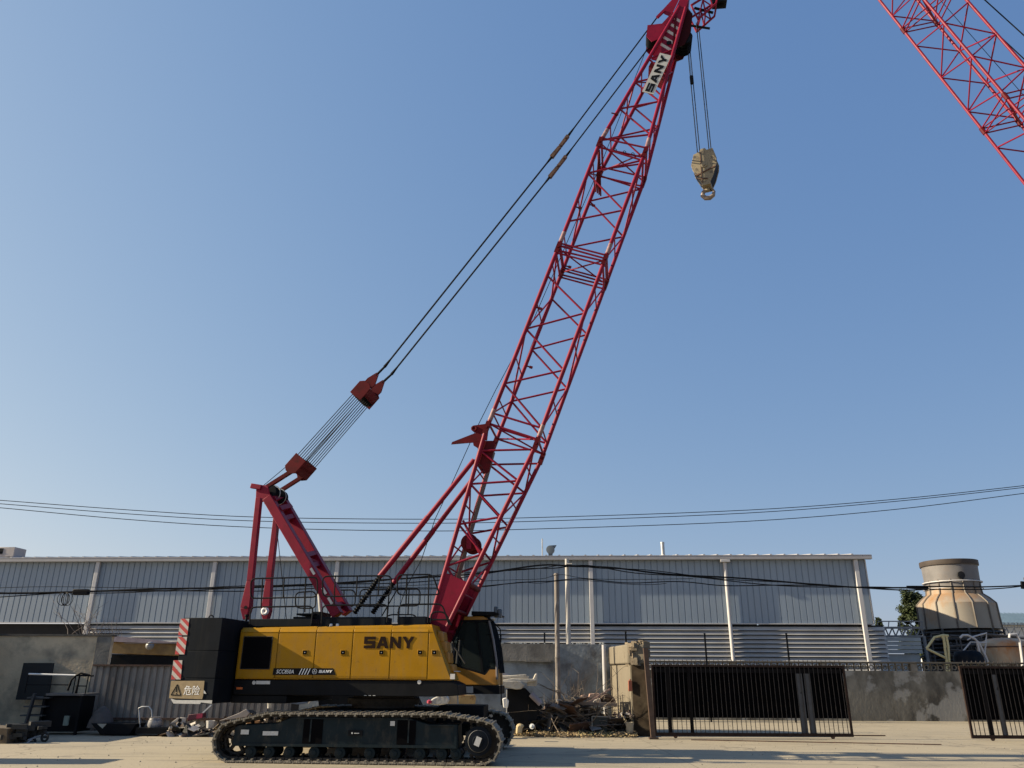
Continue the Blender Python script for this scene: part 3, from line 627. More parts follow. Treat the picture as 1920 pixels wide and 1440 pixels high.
# ---- gantry legs, mast
def leg(pts, lat, w0, w1):
    m = M(); a = S.Q(*pts[0], lat); b = S.Q(*pts[1], lat); c = S.Q(*pts[2], lat)
    m.beam(a, b, w0, w0 * 1.1, S.uy, w0 * 1.05, w0 * 1.15); m.beam(b, c, w0 * 1.1, w0 * 1.15, S.uy, w1, w1)
    d = S.Q(pts[2][0] - 1, pts[2][1] + 22, lat); m.beam(c, d, w1, w1, S.uy, w1 * .35, w1 * .8); return part('gantry_leg', m, red, bevel=.008)
l1 = leg([(486, 934), (470, 1090), (462.5, 1140)], -.85, .13, .22)
m = M(); a = S.Q(461, 1139, -.97); m.lathe(a, [(.04, 0), (.04, .02)], 14, -S.uy); part('leg_pin', m, black, l1)
l2 = leg([(519, 970), (505, 1090), (500, 1146)], .8, .14, .22)
m = M(); a = S.Q(497, 1146, .6); m.ring(a, S.uy, .062, .045, 20, 8); part('rope_roller', m, white, l2)
def mastbeam(p, q, lat, wd):
    m = M(); m.beam(S.Q(*p, lat), S.Q(*q, lat), wd, .26, S.uy); return part('mast_beam', m, red, bevel=.01)
mb1 = mastbeam((503, 934), (634, 1154), -.42, .23); mb2 = mastbeam((524, 928), (652, 1150), .42, .22)
m = M()
for t, wd in ((.03, .3), (.12, .3), (.20, .2), (.52, .22), (.60, .12), (.93, .12)):
    p = S.Q(503, 934, -.42).lerp(S.Q(634, 1154, -.42), t); q = S.Q(524, 928, .42).lerp(S.Q(652, 1150, .42), t); m.beam(p, q, wd, .12, (S.Q(634, 1154, -.42) - S.Q(503, 934, -.42)))
m.beam(S.Q(503, 934, -.42).lerp(S.Q(634, 1154, -.42), .52), S.Q(524, 928, .42).lerp(S.Q(652, 1150, .42), .60), .12, .08, (0, 0, 1))
part('mast_crossbeam', m, red)
m = M()
for p, q in ((.62, .60), (.78, .80), (.86, .86)):
    a = S.Q(503, 934, -.42).lerp(S.Q(634, 1154, -.42), p); m.beam(a + S.ux * .06 - S.uy * .14, a + S.ux * .06 - S.uy * .135 + (S.Q(634, 1154, -.42) - S.Q(503, 934, -.42)).normalized() * .18, .06, .01, S.uy)
part('mast_label', m, label_m)
m = M(); mt = S.P(500, 922, 0)
m.plate(S, [S.P(x, y, -.5) for x, y in ((479, 942), (492, 941), (508, 936), (502, 910), (488, 909), (480, 915))], -.5, -.46)
m.plate(S, [S.P(x, y, -.5) for x, y in ((479, 942), (492, 941), (508, 936), (502, 910), (488, 909), (480, 915))], .46, .5)
m.beam(S.Q(471, 911, -.5), S.Q(490, 914, -.5), .12, .09, S.uy); m.beam(S.Q(471, 911, -.5) + S.uy * 1.0, S.Q(490, 914, -.5) + S.uy * 1.0, .12, .09, S.uy)
hd_ = part('mast_head', m, red, bevel=.01)
m = M(); hc = S.W(mt[0], -.4, mt[1]); hc = S.Q(503, 922, -.4)
for k in range(7): m.lathe(hc + S.uy * k * .12, [(.13, 0), (.2, .005), (.15, .04), (.2, .075), (.13, .08)], 26, S.uy)
part('mast_sheave', m, black, hd_)
m = M(); m.ring(hc + S.uy * .2 + S.ux * .02, S.uy, .21, .012, 24, 5); m.ring(hc + S.uy * .62, S.uy, .21, .012, 24, 5); part('sheave_guard', m, steel, hd_)

# ---- luffing blocks
def blockbody(cen, dirv, wlat, ln, th, earlen, name, front=True):
    d = dirv.normalized(); up = d.cross(S.uy).normalized(); b = crane
    m = M()
    f = lambda u, v, w: cen + d * u + up * v + S.uy * w
    side = [(-ln * .5, -th * .5), (ln * .35, -th * .5), (ln * .5, -th * .2), (ln * .5, th * .2), (ln * .3, th * .5), (-ln * .5, th * .5)]
    for s0 in (-wlat / 2, wlat / 2 - .03): m.prism([f(u, v, s0) for u, v in side], S.uy * .03)
    m.prism([f(-ln * .5, th * .5 - .02, -wlat / 2 + .031), f(ln * .3, th * .5 - .02, -wlat / 2 + .031), f(ln * .3, th * .5 - .02, wlat / 2 - .031), f(-ln * .5, th * .5 - .02, wlat / 2 - .031)], up * .02)
    m.prism([f(-ln * .2, -th * .5, -wlat / 2 + .031), f(ln * .33, -th * .5, -wlat / 2 + .031), f(ln * .33, -th * .5, wlat / 2 - .031), f(-ln * .2, -th * .5, wlat / 2 - .031)], up * .02)
    p = part(name, m, red_d, bevel=.006)
    m = M()
    for k in range(6): m.lathe(f(-ln * .12, 0, -wlat / 2 + .1 + k * (wlat - .2) / 5 - .03), [(th * .3, 0), (th * .52, .005), (th * .4, .03), (th * .52, .055), (th * .3, .06)], 24, S.uy)
    part('block_sheave', m, black, p)
    return p, f
low = S.W(-2.60, 0, 6.70); upc = S.W(-.98, 0, 8.68); dv = upc - low
p1, f1 = blockbody(low, -dv, .80, .50, .36, 0, 'lower_luffing_block')
m = M()
for s0 in (-.36, .30):
    m.beam(f1(.15, .05, s0 + .03), S.Q(495, 915, -.4) + S.uy * (s0 + .40), .09, .1, S.uy)
part('block_link', m, red_d, p1)
p2, f2 = blockbody(upc, dv, .80, .48, .38, 0, 'upper_luffing_block')
m = M()
for s0 in (-.28, .28):
    m.prism([f2(.18, .12, s0 - .03), f2(.18, -.15, s0 - .03), f2(.32, -.16, s0 - .03), f2(.6, -.03, s0 - .03), f2(.6, .03, s0 - .03), f2(.34, .12, s0 - .03)], S.uy * .06)
part('block_fork', m, red_d, p2)
m = M()
for k in range(6):
    w_ = -.32 + k * .128
    for sgn in (-1, 1):
        a = low + dv.normalized() * .1 + dv.normalized().cross(S.uy) * (.15 * sgn) + S.uy * w_; b = upc - dv.normalized() * .1 + dv.normalized().cross(S.uy) * (.15 * sgn) + S.uy * (w_ + .05 * sgn)
        m.tube(a, b, .011, 5)
part('luffing_rope', m, rope_m)
m = M(); m.tube(hc + S.uy * .3, S.Q(538, 1170, -.1), .009, 5); m.tube(S.Q(552, 862, -.3), S.Q(492, 912, -.3), .009, 5); part('luffing_rope', m, rope_m)
# ---- pendants
for s0, xy0, xy1, xy2 in ((-.28, (721, 688), (1050, 275), (1231, 34)), (.28, (734, 702), (1046, 313), (1222, 82))):
    a, b, c = [S.Q(x, y, s0) for x, y in (xy0, xy1, xy2)]
    u1, u2 = (b - a).normalized(), (c - b).normalized()
    m = M(); m.tube(f2(.52, 0, s0), a, .035, 8, .03); m.tube(a, a + u1 * .3, .045, 8, .022); m.tube(a + u1 * .2, b - u1 * .55, .025, 6)
    m.tube(b - u1 * .75, b - u1 * .35, .02, 8, .045); m.tube(b + u2 * .35, b + u2 * .8, .045, 8, .02); m.tube(b + u2 * .7, c, .022, 6)
    pn = part('pendant_rope', m, rope_m)
    m = M(); m.beam(b - u1 * .42, b - u1 * .02, .10, .12, S.uy, .08, .1); m.beam(b + u2 * .02, b + u2 * .42, .08, .1, S.uy, .09, .1); m.tube(b - S.uy * .09, b + S.uy * .09, .03, 8); m.tube(b + u2 * .3 - S.uy * .09, b + u2 * .3 + S.uy * .09, .03, 8)
    part('pendant_connector', m, rust, pn)

# ---- boom
BMID = (3.03, 7.186); BANG = rad(69.617); bd_, bn_ = (math.cos(BANG), math.sin(BANG)), (math.sin(BANG), -math.cos(BANG))
def T(t, n, lat): return S.W(BMID[0] + bd_[0] * t + bn_[0] * n, lat, BMID[1] + bd_[1] * t + bn_[1] * n)
BD = T(1, 0, 0) - T(0, 0, 0); BN = T(0, 1, 0) - T(0, 0, 0)
HW, HD = .68, .65
sleeve_m = mat('bare_worn_sleeve', (.22, .13, .13), .6, var=.3, scale=14, dirt=(.15, .02, .03), dscale=9)
def section(name, t0, t1, back, front, depth0, depth1, half0, half1, rc=.054, rl=.027, joints=True):
    """back/front: node stations along the boom on the near side truss, joined in zig-zag order."""
    dep = lambda t: depth0 + (depth1 - depth0) * (t - t0) / (t1 - t0); hf = lambda t: half0 + (half1 - half0) * (t - t0) / (t1 - t0)
    if name == 'boom_base_section': depn = lambda t, s: (-.20 - .455 * (t - t0) / (t1 - t0)) if s < 0 else (.18 + .475 * (t - t0) / (t1 - t0))
    elif name == 'boom_head_section': depn = lambda t, s: (-.65 + .65 * (t - t0) / 5.45) if s < 0 else (.66 - .42 * (t - t0) / 5.2)
    else: depn = lambda t, s: s * HD
    lac = M(); seq = sorted([(t, -1) for t in back] + [(t, 1) for t in front])
    for lat in (-1, 1):
        for (ta, sa), (tb, sb) in zip(seq, seq[1:]): lac.tube(T(ta, depn(ta, sa), lat * hf(ta)), T(tb, depn(tb, sb), lat * hf(tb)), rl, 8)
    for s, st_ in ((-1, back), (1, front)):     # lacing across the width
        for i, (ta, tb) in enumerate(zip(st_, st_[1:])):
            tm = (ta + tb) / 2; la = 1 if i % 2 else -1
            lac.tube(T(ta, depn(ta, s), -hf(ta)), T(ta, depn(ta, s), hf(ta)), rl * .8, 6) if i == 0 else None
            lac.tube(T(ta, depn(ta, s), la * hf(ta)), T(tb, depn(tb, s), -la * hf(tb)), rl * .85, 6)
            lac.tube(T(tm, depn(tm, s), -hf(tm)), T(tm, depn(tm, s), hf(tm)), rl * .7, 6)
    so = part(name, lac, red)
    for lat in (-1, 1):
        for s in (-1, 1):
            m = M(); m.tube(T(t0 + .03, depn(t0, s), lat * hf(t0)), T(t1 - .03, depn(t1, s), lat * hf(t1)), rc, 12); part('chord', m, red, so)
            if joints:
                m = M(); m.beam(T(t1 - .16, depn(t1, s), lat * hf(t1)), T(t1 + .16, depn(t1, s), lat * hf(t1)), .11, .13, S.uy); m.tube(T(t1, depn(t1, s) , lat * hf(t1) - .1), T(t1, depn(t1, s), lat * hf(t1) + .1), .035, 10); part('pin_joint', m, red_d, so)
    for s in (-1, 1):
        if name != 'boom_base_section': m = M(); m.tube(T(t0 + .2, depn(t0 + .2, s), -hf(t0 + .2)), T(t0 + .5, depn(t0 + .5, s), -hf(t0 + .5)), rc + .004, 12); part('worn_sleeve', m, sleeve_m, so)
    return so, depn, hf
bs, dn0, hf0 = section('boom_base_section', -4.9, 0.0, [-3.45, -2.45, -1.45, -.6], [-3.9, -2.9, -1.95, -1.0, -.15], .2, .65, .66, HW)
s1, _, _ = section('boom_insert_section', 0.0, 5.27, [.40, 1.22, 2.80, 4.41, 5.20], [.41 + .01, 2.02, 3.67, 5.24], HD, HD, HW, HW)
s2, _, _ = section('boom_insert_section', 5.27, 8.75, [5.34, 6.12, 7.71, 8.62], [5.32, 6.85, 8.50], HD, HD, HW, HW)
s3, dn3, hf3 = section('boom_head_section', 8.75, 14.3, [8.85, 10.05, 11.1, 12.05], [9.4, 10.6, 11.6, 12.6], HD, .2, HW, .36, joints=False)
for ts, own in (((.12,), s1), ((5.12, 5.42), s2), ((8.60, 8.92), s3)):      # frames at the section joints
    m = M()
    for t in ts:
        for s in (-1, 1): m.tube(T(t, s * HD, -HW), T(t, s * HD, HW), .03, 8)
        for lat in (-1, 1): m.tube(T(t, -HD, lat * HW), T(t, HD, lat * HW), .026, 8)
    t = sum(ts) / len(ts); m.tube(T(t, -HD, -HW), T(t, HD, HW), .022, 6); m.tube(T(t, HD, -HW), T(t, -HD, HW), .022, 6)
    part('joint_frame', m, red, own)
m = M()
for n_ in (-.15, .12, .36): m.ring(T(8.6, n_, -HW - .06), BD, .04, .01, 12, 5)
part('cable_ring', m, black, s2)
m = M()
for k in range(4): m.tube(T(8.62, -.62, -.55 + k * .05), T(7.85, -.5 + .05 * k, .35 + k * .05), .022, 6)
part('stowed_rod', m, red_d, s2)
for t, s, l in ((2.3, -1, 1), (3.45, -1, -1), (6.6, -1, -1), (5.5, -1, 1), (9.8, -1, -1), (7.6, -1, 1)):
    m = M(); p = T(t, s * HD, l * HW); m.tube(p - BN * .0, p + BN * .13, .02, 6); m.tube(p + BN * .12, p + BN * .2, .04, 8)
    part('pendant_roller', m, red_d, s2)
# base plates, gussets, brackets
for lat in (-1, 1):
    m = M(); b = lat * .675
    m.prism([T(-5.05, .0, b - .02), T(-4.9, -.17, b - .02), T(-3.6, -.30, b - .02), T(-3.62, .30, b - .02), T(-4.9, .17, b - .02)], S.uy * .04)
    pl = part('side_plate', m, red, bs, bevel=.006)
    m = M(); p = T(-4.95, .02, b); m.lathe(p - S.uy * .09, [(.07, 0), (.13, .0), (.13, .18), (.07, .18)], 20, S.uy); part('foot_boss', m, red_d, pl)
m = M(); m.prism([T(-4.75, .06, -.64), T(-4.75, .06, .64), T(-3.9, -.02, .64), T(-3.9, -.02, -.64)], BN * .03); m.tube(T(-3.65, .30, -.66), T(-3.65, .30, .66), .07, 12); m.tube(T(-4.3, .22, -.66), T(-4.3, .22, .66), .05, 12)
m.tube(T(-4.2, .2, -.5), T(-4.75, .05, .5), .03, 8); part('base_crossplate', m, red_d, bs)
m = M(); m.prism([T(-3.6, -.20, .1), T(-3.6, -.20, .5), T(-.3, -.52, .5), T(-.3, -.52, .1)], BN * .012); 
for k in range(22): t = -3.5 + k * .145; n_ = -.20 - .32 * (t + 3.6) / 3.3; m.tube(T(t, n_ - .01, .1), T(t, n_ - .01, .5), .012, 4)
part('boom_catwalk', m, brown_m, bs)
m = M(); dc = S.Q(884, 1021, 0); m.lathe(dc - S.uy * .3, [(.19, 0), (.21, .01), (.21, .03), (.14, .04), (.14, .5), (.21, .51), (.21, .55), (.19, .56)], 32, S.uy); dr_ = part('auxiliary_drum', m, red_d, bs)
m = M(); m.beam(dc + S.uz * .22 - S.uy * .33, dc - S.uz * .15 - S.uy * .33, .12, .02, S.uy); m.tube(T(-2.3, -.43, -.4), T(-3.0, .37, -.4), .03, 8); part('drum_bracket', m, red, dr_)
BRK = lambda l, pts: [S.Q(x, y, l) for x, y in pts]
z4 = lambda pts: [(820 + x / 10.286, 780 + y / 10.286) for x, y in pts]
for l in (-.60, .60):
    for nm, pts in (('pendant_ear', z4([(1000, 150), (940, 153), (700, 185), (655, 215), (650, 255), (690, 300), (740, 330), (860, 330), (900, 470), (960, 470)])),
                    ('backstop_bracket', z4([(860, 480), (1120, 480), (1100, 620), (1000, 1080), (940, 1110), (880, 1010), (760, 860), (800, 720), (780, 620), (700, 570), (690, 515)])),
                    ('rope_guard_horn', z4([(270, 548), (285, 505), (720, 335), (860, 330), (860, 478), (690, 513)]))):
        if l > 0: continue
        base = BRK(-.60, pts); m = M(); m.prism([p + S.uy * (l + .60) - S.uy * .015 for p in base], S.uy * .03); part(nm, m, red_d, bs)
m = M(); e = S.Q(*z4([(712, 245)])[0], -.60); m.ring(e - S.uy * .03, S.uy, .055, .022, 18, 6); part('ear_bush', m, red_d, bs)
m = M(); m.tube(S.Q(*z4([(780, 400)])[0], -.6), S.Q(*z4([(780, 400)])[0], -.6) + S.uy * 1.2, .05, 10); m.tube(S.Q(*z4([(740, 860)])[0], -.6), S.Q(*z4([(740, 860)])[0], -.6) + S.uy * 1.2, .045, 10); part('bracket_tube', m, red_d, bs)
# backstops
for lat, p0, p1, p2 in ((-.5, (889, 862), (712, 1081), (664, 1150)), (.5, (884, 901), (738, 1093), (698, 1150))):
    a, b, c = S.Q(*p0, lat), S.Q(*p1, lat), S.Q(*p2, lat); m = M(); mid_ = a.lerp(b, .5)
    m.tube(a, mid_, .058, 12); m.tube(mid_, b, .068, 12); bk = part('backstop', m, red)
    m = M(); u = (c - b); k = 16; m.tube(b, c, .045, 10)
    for i in range(k): m.lathe(b + u * (i / k) + u * .15 / k, [(.05, 0), (.075, u.length / k * .3), (.05, u.length / k * .7)], 12, u)
    part('backstop_spring', m, black, bk)
# hoist rope running down behind the boom
m = M(); m.path([S.Q(x, y, 0) for x, y in ((1212, 92), (1130, 300), (1000, 600), (930, 730), (895, 800), (850, 900), (815, 975), (790, 1050), (762, 1100), (745, 1150))], .010, 5)
part('hoist_rope', m, rope_m)
# name board
A_, B_, C_, D_ = (1203, 169), (1226, 177), (1254, 104), (1237, 97)
lat = -.60; q = [S.Q(*p, lat) for p in (A_, B_, C_, D_)]
q = [S.Q(1203.5, 170, lat), S.Q(1225, 177, lat), S.Q(1253.5, 103.5, lat), S.Q(1237, 97.5, lat)]
ey = ((q[1] - q[0]) * -1); ex = (q[3] - q[0]); hgt = ey.length; exn = ex.normalized(); eyn = (-(q[1] - q[0])); eyn = (eyn - exn * eyn.dot(exn)).normalized()
m = M(); o_ = S.Q(1225.5, 177, lat); w_, h_ = ex.length, hgt * .97
m.prism([o_, o_ + exn * w_, o_ + exn * w_ + eyn * h_, o_ + eyn * h_], S.uy * .02); nb = part('name_board', m, mat('grey_white_board', (.40, .41, .40), .6, var=.1, dirt=(.28, .27, .25), dscale=3), s3)
m = M(); word(m, 'SANY', o_ + exn * w_ * .03 + eyn * h_ * .2 - S.uy * .002, exn, eyn, h_ * .6, w_ * .93, .006, gap=.16); part('board_lettering', m, black, nb)
# head plates with white slots, sheaves
for lat in (-.38, .36):
    m = M(); m.prism([T(12.15, -.2, lat), T(12.15, .36, lat), T(14.6, .20, lat), T(14.6, -.05, lat)], S.uy * .02); hp = part('head_plate', m, red, s3)
    if lat < 0:
        m = M()
        for k in range(5): t = 12.75 + k * .27; m.prism([T(t + .06, -.10, lat - .004), T(t - .04, -.10, lat - .004), T(t - .20, .27, lat - .004), T(t - .10, .27, lat - .004)], S.uy * .003)
        part('white_slot', m, stripe_w, hp)
        m = M(); m.lathe(T(12.85, .12, lat - .02), [(.075, 0), (.075, .015)], 18, S.uy); part('round_hole', m, black, hp)
m = M(); m.tube(T(13.9, .02, -.4), T(12.2, .4, -.37), .03, 8); m.prism([T(11.95, -.22, -.3), T(12.15, -.2, -.3), T(12.15, .36, -.3), T(11.75, .3, -.3)], S.uy * .62); part('head_brace', m, red_d, s3)
m = M()
for k in range(5): m.lathe(T(13.3, .46, -.26 + k * .12), [(.14, 0), (.24, .005), (.18, .035), (.24, .065), (.14, .07)], 28, S.uy)
part('head_sheave', m, black, s3)
m = M(); 
for lat in (-.3, .28): m.prism([T(12.8, .34, lat), T(12.98, .55, lat), T(13.5, .60, lat), T(14.15, .46, lat), T(14.4, .2, lat)], S.uy * .02)
part('sheave_guard', m, mat('head_dark_red', (.03, .003, .004), .7, spec=.1), s3)
m = M()
for lat in (-.3, .28): m.prism([S.Q(x, y, -.3) + S.uy * (lat + .3) for x, y in ((1214, 47), (1241, 44), (1262, 55), (1250, 78), (1236, 72), (1222, 78), (1212, 68))], S.uy * .02)
m.prism([S.Q(x, y, -.3) + S.uy * .02 for x, y in ((1214, 47), (1241, 44), (1236, 50), (1216, 53))], S.uy * .56)
part('rear_bracket', m, red, s3)
m = M(); m.lathe(S.Q(1222, 66, -.2), [(.1, 0), (.17, .01), (.17, .38), (.1, .4)], 22, S.uy); part('guide_roller', m, black, s3)
m = M()
for lat in (-.28, .26): m.prism([S.Q(x, y, -.3) + S.uy * (lat + .3) for x, y in ((1241, 19), (1262, -4), (1275, -6), (1258, 30), (1246, 25))], S.uy * .02); 
m.beam(S.Q(1232, 33, -.28), S.Q(1245, 20, -.28), .08, .06, S.uy); m.beam(S.Q(1232, 33, -.28) + S.uy * .54, S.Q(1245, 20, -.28) + S.uy * .54, .08, .06, S.uy); part('pendant_anchor', m, red, s3)
m = M(); m.tube(S.Q(1296, 48, .0), S.Q(1331, 53.5, 0), .035, 8); m.tube(S.Q(1302, 15, .0), S.Q(1337, 24, 0), .04, 8); part('guard_rod', m, black, s3)
m = M()
for l in (-.25, .25):
    J = [S.Q(x, y, -.25) + S.uy * (l + .25) for x, y in ((1296, 10), (1348, -22), (1309, 36), (1343, 6), (1318, 0), (1323, 24), (1336, 12), (1330, -8))]
    m.tube(J[0], J[1], .035, 8); m.tube(J[2], J[3], .035, 8); m.tube(J[2], J[4], .022, 6); m.tube(J[5], J[4], .022, 6); m.tube(J[4], J[6], .022, 6); m.tube(J[6], J[7], .022, 6); m.tube(J[3], J[1], .03, 6); m.tube(J[2], J[0], .03, 6)
for q_ in ((1309, 36), (1343, 6), (1323, 24)): m.tube(S.Q(*q_, -.25), S.Q(*q_, -.25) + S.uy * .5, .022, 6)
part('tip_extension', m, red, s3)
m = M(); m.lathe(S.Q(1350, 0, -.15), [(.1, 0), (.19, .01), (.13, .05), (.19, .09), (.1, .1)], 22, S.uy); m.lathe(S.Q(1345, 0, .02), [(.1, 0), (.19, .01), (.13, .05), (.19, .09), (.1, .1)], 22, S.uy); m.beam(S.Q(1336, 8, -.1), S.Q(1362, 6, -.1), .1, .3, S.uy); part('tip_sheave', m, black, s3)
# top of boom above the frame
m = M(); m.prism([T(14.6, -.05, -.36), T(14.6, .2, -.36), T(15.0, .15, -.36), T(15.0, 0, -.36)], S.uy * .72); part('head_cap', m, red, s3)
# hoist falls
hk = S.W(*[S.P(1323, 320, 0)[0], 0, S.P(1323, 320, 0)[1]])
fall = M()
for x, y, lt, dx in ((1308, 290, -.10, 0), (1312.5, 290, .06, 0), (1330, 288, -.06, .0), (1334, 288, .1, 0)):
    b = S.Q(x, y, lt); top = T(12.7, .5, lt) if x < 1320 else T(13.0, .75, lt)
    tz = 20.2; fall.tube(b - S.uz * .15, Vector((b.x, b.y, S.Q(1290, 66, 0).z if x < 1320 else S.Q(1311, 45, 0).z)), .0135, 5)
part('hoist_fall', fall, rope_m)
m = M(); p = S.Q(1297, 150, -.1); m.tube(p + S.uz * .13, p - S.uz * .13, .055, 10); m.tube(p + S.uz * .12, p + S.uz * 2.2, .006, 5); part('limit_switch_weight', m, black)
m = M(); p = S.Q(1289, 72, -.05); m.tube(p + S.uz * .3, p - S.uz * .5, .04, 8, .025); part('rope_socket', m, black)

# ---- hook block
hb = empty('hook_block', S.Q(1328, 369, 0), 'tan painted hook block hanging on ropes below the boom head', 'hook block')
cx = Vector(hb.location); hr = rad(-24); hx = Vector((math.cos(hr), math.sin(hr), 0)).normalized(); hy = Vector((-math.sin(hr), math.cos(hr), 0))
hz0 = cx.z
def H(x, y, z): return cx + hx * x + hy * y + Vector((0, 0, z))
top = S.Q(1323, 287, 0).z - hz0; print('hook height', top)
prof = [(-.10, .32), (.10, .32), (.22, .55), (.33, .88), (.35, 1.06), (.27, top - .03), (.10, top - .04), (.06, top + .03), (-.06, top + .03), (-.10, top - .05), (-.27, top - .10), (-.36, 1.0), (-.33, .84), (-.20, .52)]
pk = None
for i, y in enumerate((-.19, .20)):
    m = M(); m.prism([H(x, y, z) for x, z in prof], hy * .03); pk = obj('cheek_plate', m, hookc, hb, bevel=.006)
    if i == 0:
        f = pk; m = M()
        m.beam(H(-.28, -.20, .62), H(.30, -.20, .80), .035, .02, hy); m.beam(H(-.1, -.20, .36), H(-.08, -.20, top - .08), .022, .02, hy); m.beam(H(-.22, -.20, .52), H(.06, -.20, .46), .03, .02, hy)
        obj('cheek_strap', m, rust, f)
        m = M(); m.lathe(H(0, -.215, .92), [(.04, 0), (.09, .005), (.09, .03)], 20, hy); m.lathe(H(0, -.235, .92), [(.035, 0), (.035, .02)], 14, hy); obj('axle_boss', m, hookc, f)
m = M()
for k in range(3): m.lathe(H(0, -.11 + k * .08, .86), [(.15, 0), (.29, .005), (.24, .03), (.29, .055), (.15, .06)], 28, hy)
m.prism([H(x * .9, -.155, .32 + (z - .32) * .93) for x, z in prof], hy * .35); obj('block_sheave', m, black, hb)
m = M(); m.prism([H(-.12, -.2, .27), H(.12, -.2, .27), H(.12, -.2, .40), H(-.12, -.2, .40)], hy * .4); m.lathe(H(0, 0, .17), [(.05, 0), (.07, .02), (.07, .1)], 16); obj('swivel_beam', m, hookc, hb, bevel=.01)
m = M(); pts = [(0, .24), (0, .17), (-.02, .12), (-.10, .06), (-.12, -.02), (-.06, -.10), (.03, -.12), (.11, -.07), (.135, .02), (.12, .09)]
m.path([H(x * 1.25, 0, z * 1.22 + .10) for x, z in pts], [.05, .05, .05, .055, .062, .066, .066, .056, .04, .018], 10); obj('crane_hook', m, mat('worn_hook', (.20, .16, .13), .55, .2, var=.3, scale=12), hb)
m = M(); m.tube(H(.02, -.02, .27), H(.11, -.02, .16), .016, 6); obj('safety_latch', m, black, hb)
# ================================================================== WORKSHOP
clad = mat('blue_grey_cladding', (.222, .278, .345), .5, var=.05, scale=.6, dirt=(.19, .235, .29), dscale=.35, dlo=.45, dhi=.8, stretch=(1, 1, .25))
grime(clad, (.18, .225, .275), .5, .8, 1.6, (2.2, 2.2, .12), .5); grime(clad, (.15, .16, .17), .66, .8, 3.5, (2, 2, .15), .35)
trim = mat('grey_trim', (.30, .30, .315), .55, var=.08)
pipe_w = mat('white_downpipe', (.44, .44, .45), .5, var=.06, dirt=(.3, .29, .27), dscale=3, dlo=.6, dhi=.8)
louv = mat('louvre_metal', (.33, .33, .325), .55, var=.12, scale=1.2)
dark_in = mat('dark_interior', (.012, .012, .013), .9)
A0, A1 = -34.0, 16.55
bw = empty('workshop', BL.W(-8, 0, 0), 'long grey metal clad workshop with louvred lower wall behind the crane', 'workshop')
m = M()                                            # cladding: flat pans with V grooves
n = int((A1 - A0) / .29); pts = []
for i in range(n):
    a = A0 + (A1 - A0) * i / n; w_ = (A1 - A0) / n; pts += [(a, 0), (a + w_ - .05, 0), (a + w_ - .035, .03), (a + w_ - .015, .03)]
pts.append((A1, 0)); vs = []; fs = []
for a, b in pts: vs += [BL.W(a, b, 3.97), BL.W(a, b, 6.98)]
for i in range(len(pts) - 1): fs.append((2 * i, 2 * i + 2, 2 * i + 3, 2 * i + 1))
m.add(vs, fs); obj('wall_cladding', m, clad, bw, flat=True)
m = M(); m.add([BL.W(A1, .0, 3.97), BL.W(A1, 22, 3.97), BL.W(A1, 22, 7.0), BL.W(A1, 11, 8.3), BL.W(A1, 0, 6.98)], [(0, 1, 2, 3, 4)]); m.box(BL, A0, A1 - .02, .3, .4, 0, 3.9); m.box(BL, A1 - .1, A1 - .02, .41, 21.9, 0, 3.9); m.box(BL, A0, A1 - .12, 21.9, 22, 0, 7)
obj('gable_wall', m, clad, bw, flat=True)
m = M(); m.prism([BL.W(A0, -.22, 7.03), BL.W(A0, 11, 8.35), BL.W(A0, 22.2, 7.03), BL.W(A0, 22.2, 6.99), BL.W(A0, 11, 8.29), BL.W(A0, -.22, 6.99)], BL.ux * (A1 + .25 - A0)); 
for i in range(int((A1 - A0) / .62)):
    a = A0 + .3 + i * .62; m.prism([BL.W(a, -.2, 7.031), BL.W(a + .12, -.2, 7.031), BL.W(a + .09, -.2, 7.075), BL.W(a + .03, -.2, 7.075)], BL.uy * 11 + BL.uz * 1.30)
obj('roof', m, trim, bw, flat=True)
m = M(); m.box(BL, A0, A1 + .25, -.30, -.06, 6.82, 6.985); m.box(BL, A0, A1 + .25, -.31, -.295, 6.985, 7.01); obj('gutter', m, trim, bw, bevel=.01)
m = M(); m.box(BL, A0, A1 + .03, -.05, .0, 3.92, 3.965); m.box(BL, A1 - .02, A1 + .03, -.04, .06, 3.97, 6.81); m.box(BL, A1 + .001, A1 + .03, .061, 22, 3.92, 3.965); obj('flashing', m, pipe_w, bw)
m = M()
AL = BL.P(166, 1180, 0)[0]
for k in range(16):
    z = 3.78 - k * .19
    m.hexa([BL.W(AL, -.02, z - .12), BL.W(A1 + .45, -.02, z - .12), BL.W(A1 + .45, -.005, z - .115), BL.W(AL, -.005, z - .115), BL.W(AL, .075, z + .035), BL.W(A1 + .45, .075, z + .035), BL.W(A1 + .45, .09, z + .04), BL.W(AL, .09, z + .04)])
obj('louvre_blades', m, louv, bw, flat=True)
m = M(); m.box(BL, A0, A1 + .42, .17, .26, .02, 3.9); obj('louvre_backing', m, dark_in, bw)
for px, y0, y1 in ((186, 1052, 1175), (405, 1050, 1160), (634, 1048, 1160), (868, 1046, 1160), (1107, 1046, 1207), (1358, 1046, 1235), (1603, 1048, 1234)):
    a = BL.P(px, y0 + 2, -.1)[0]; m = M()
    if px == 1358: m.tube(BL.W(a, -.13, .05), BL.W(a, -.13, 6.8), .085, 12); m.box(BL, a - .22, a + .22, -.32, -.03, 6.70, 6.815)
    else: m.box(BL, a - .095, a + .095, -.2, -.055, .05, 6.815)
    d = obj('downpipe', m, pipe_w, bw, bevel=.012)
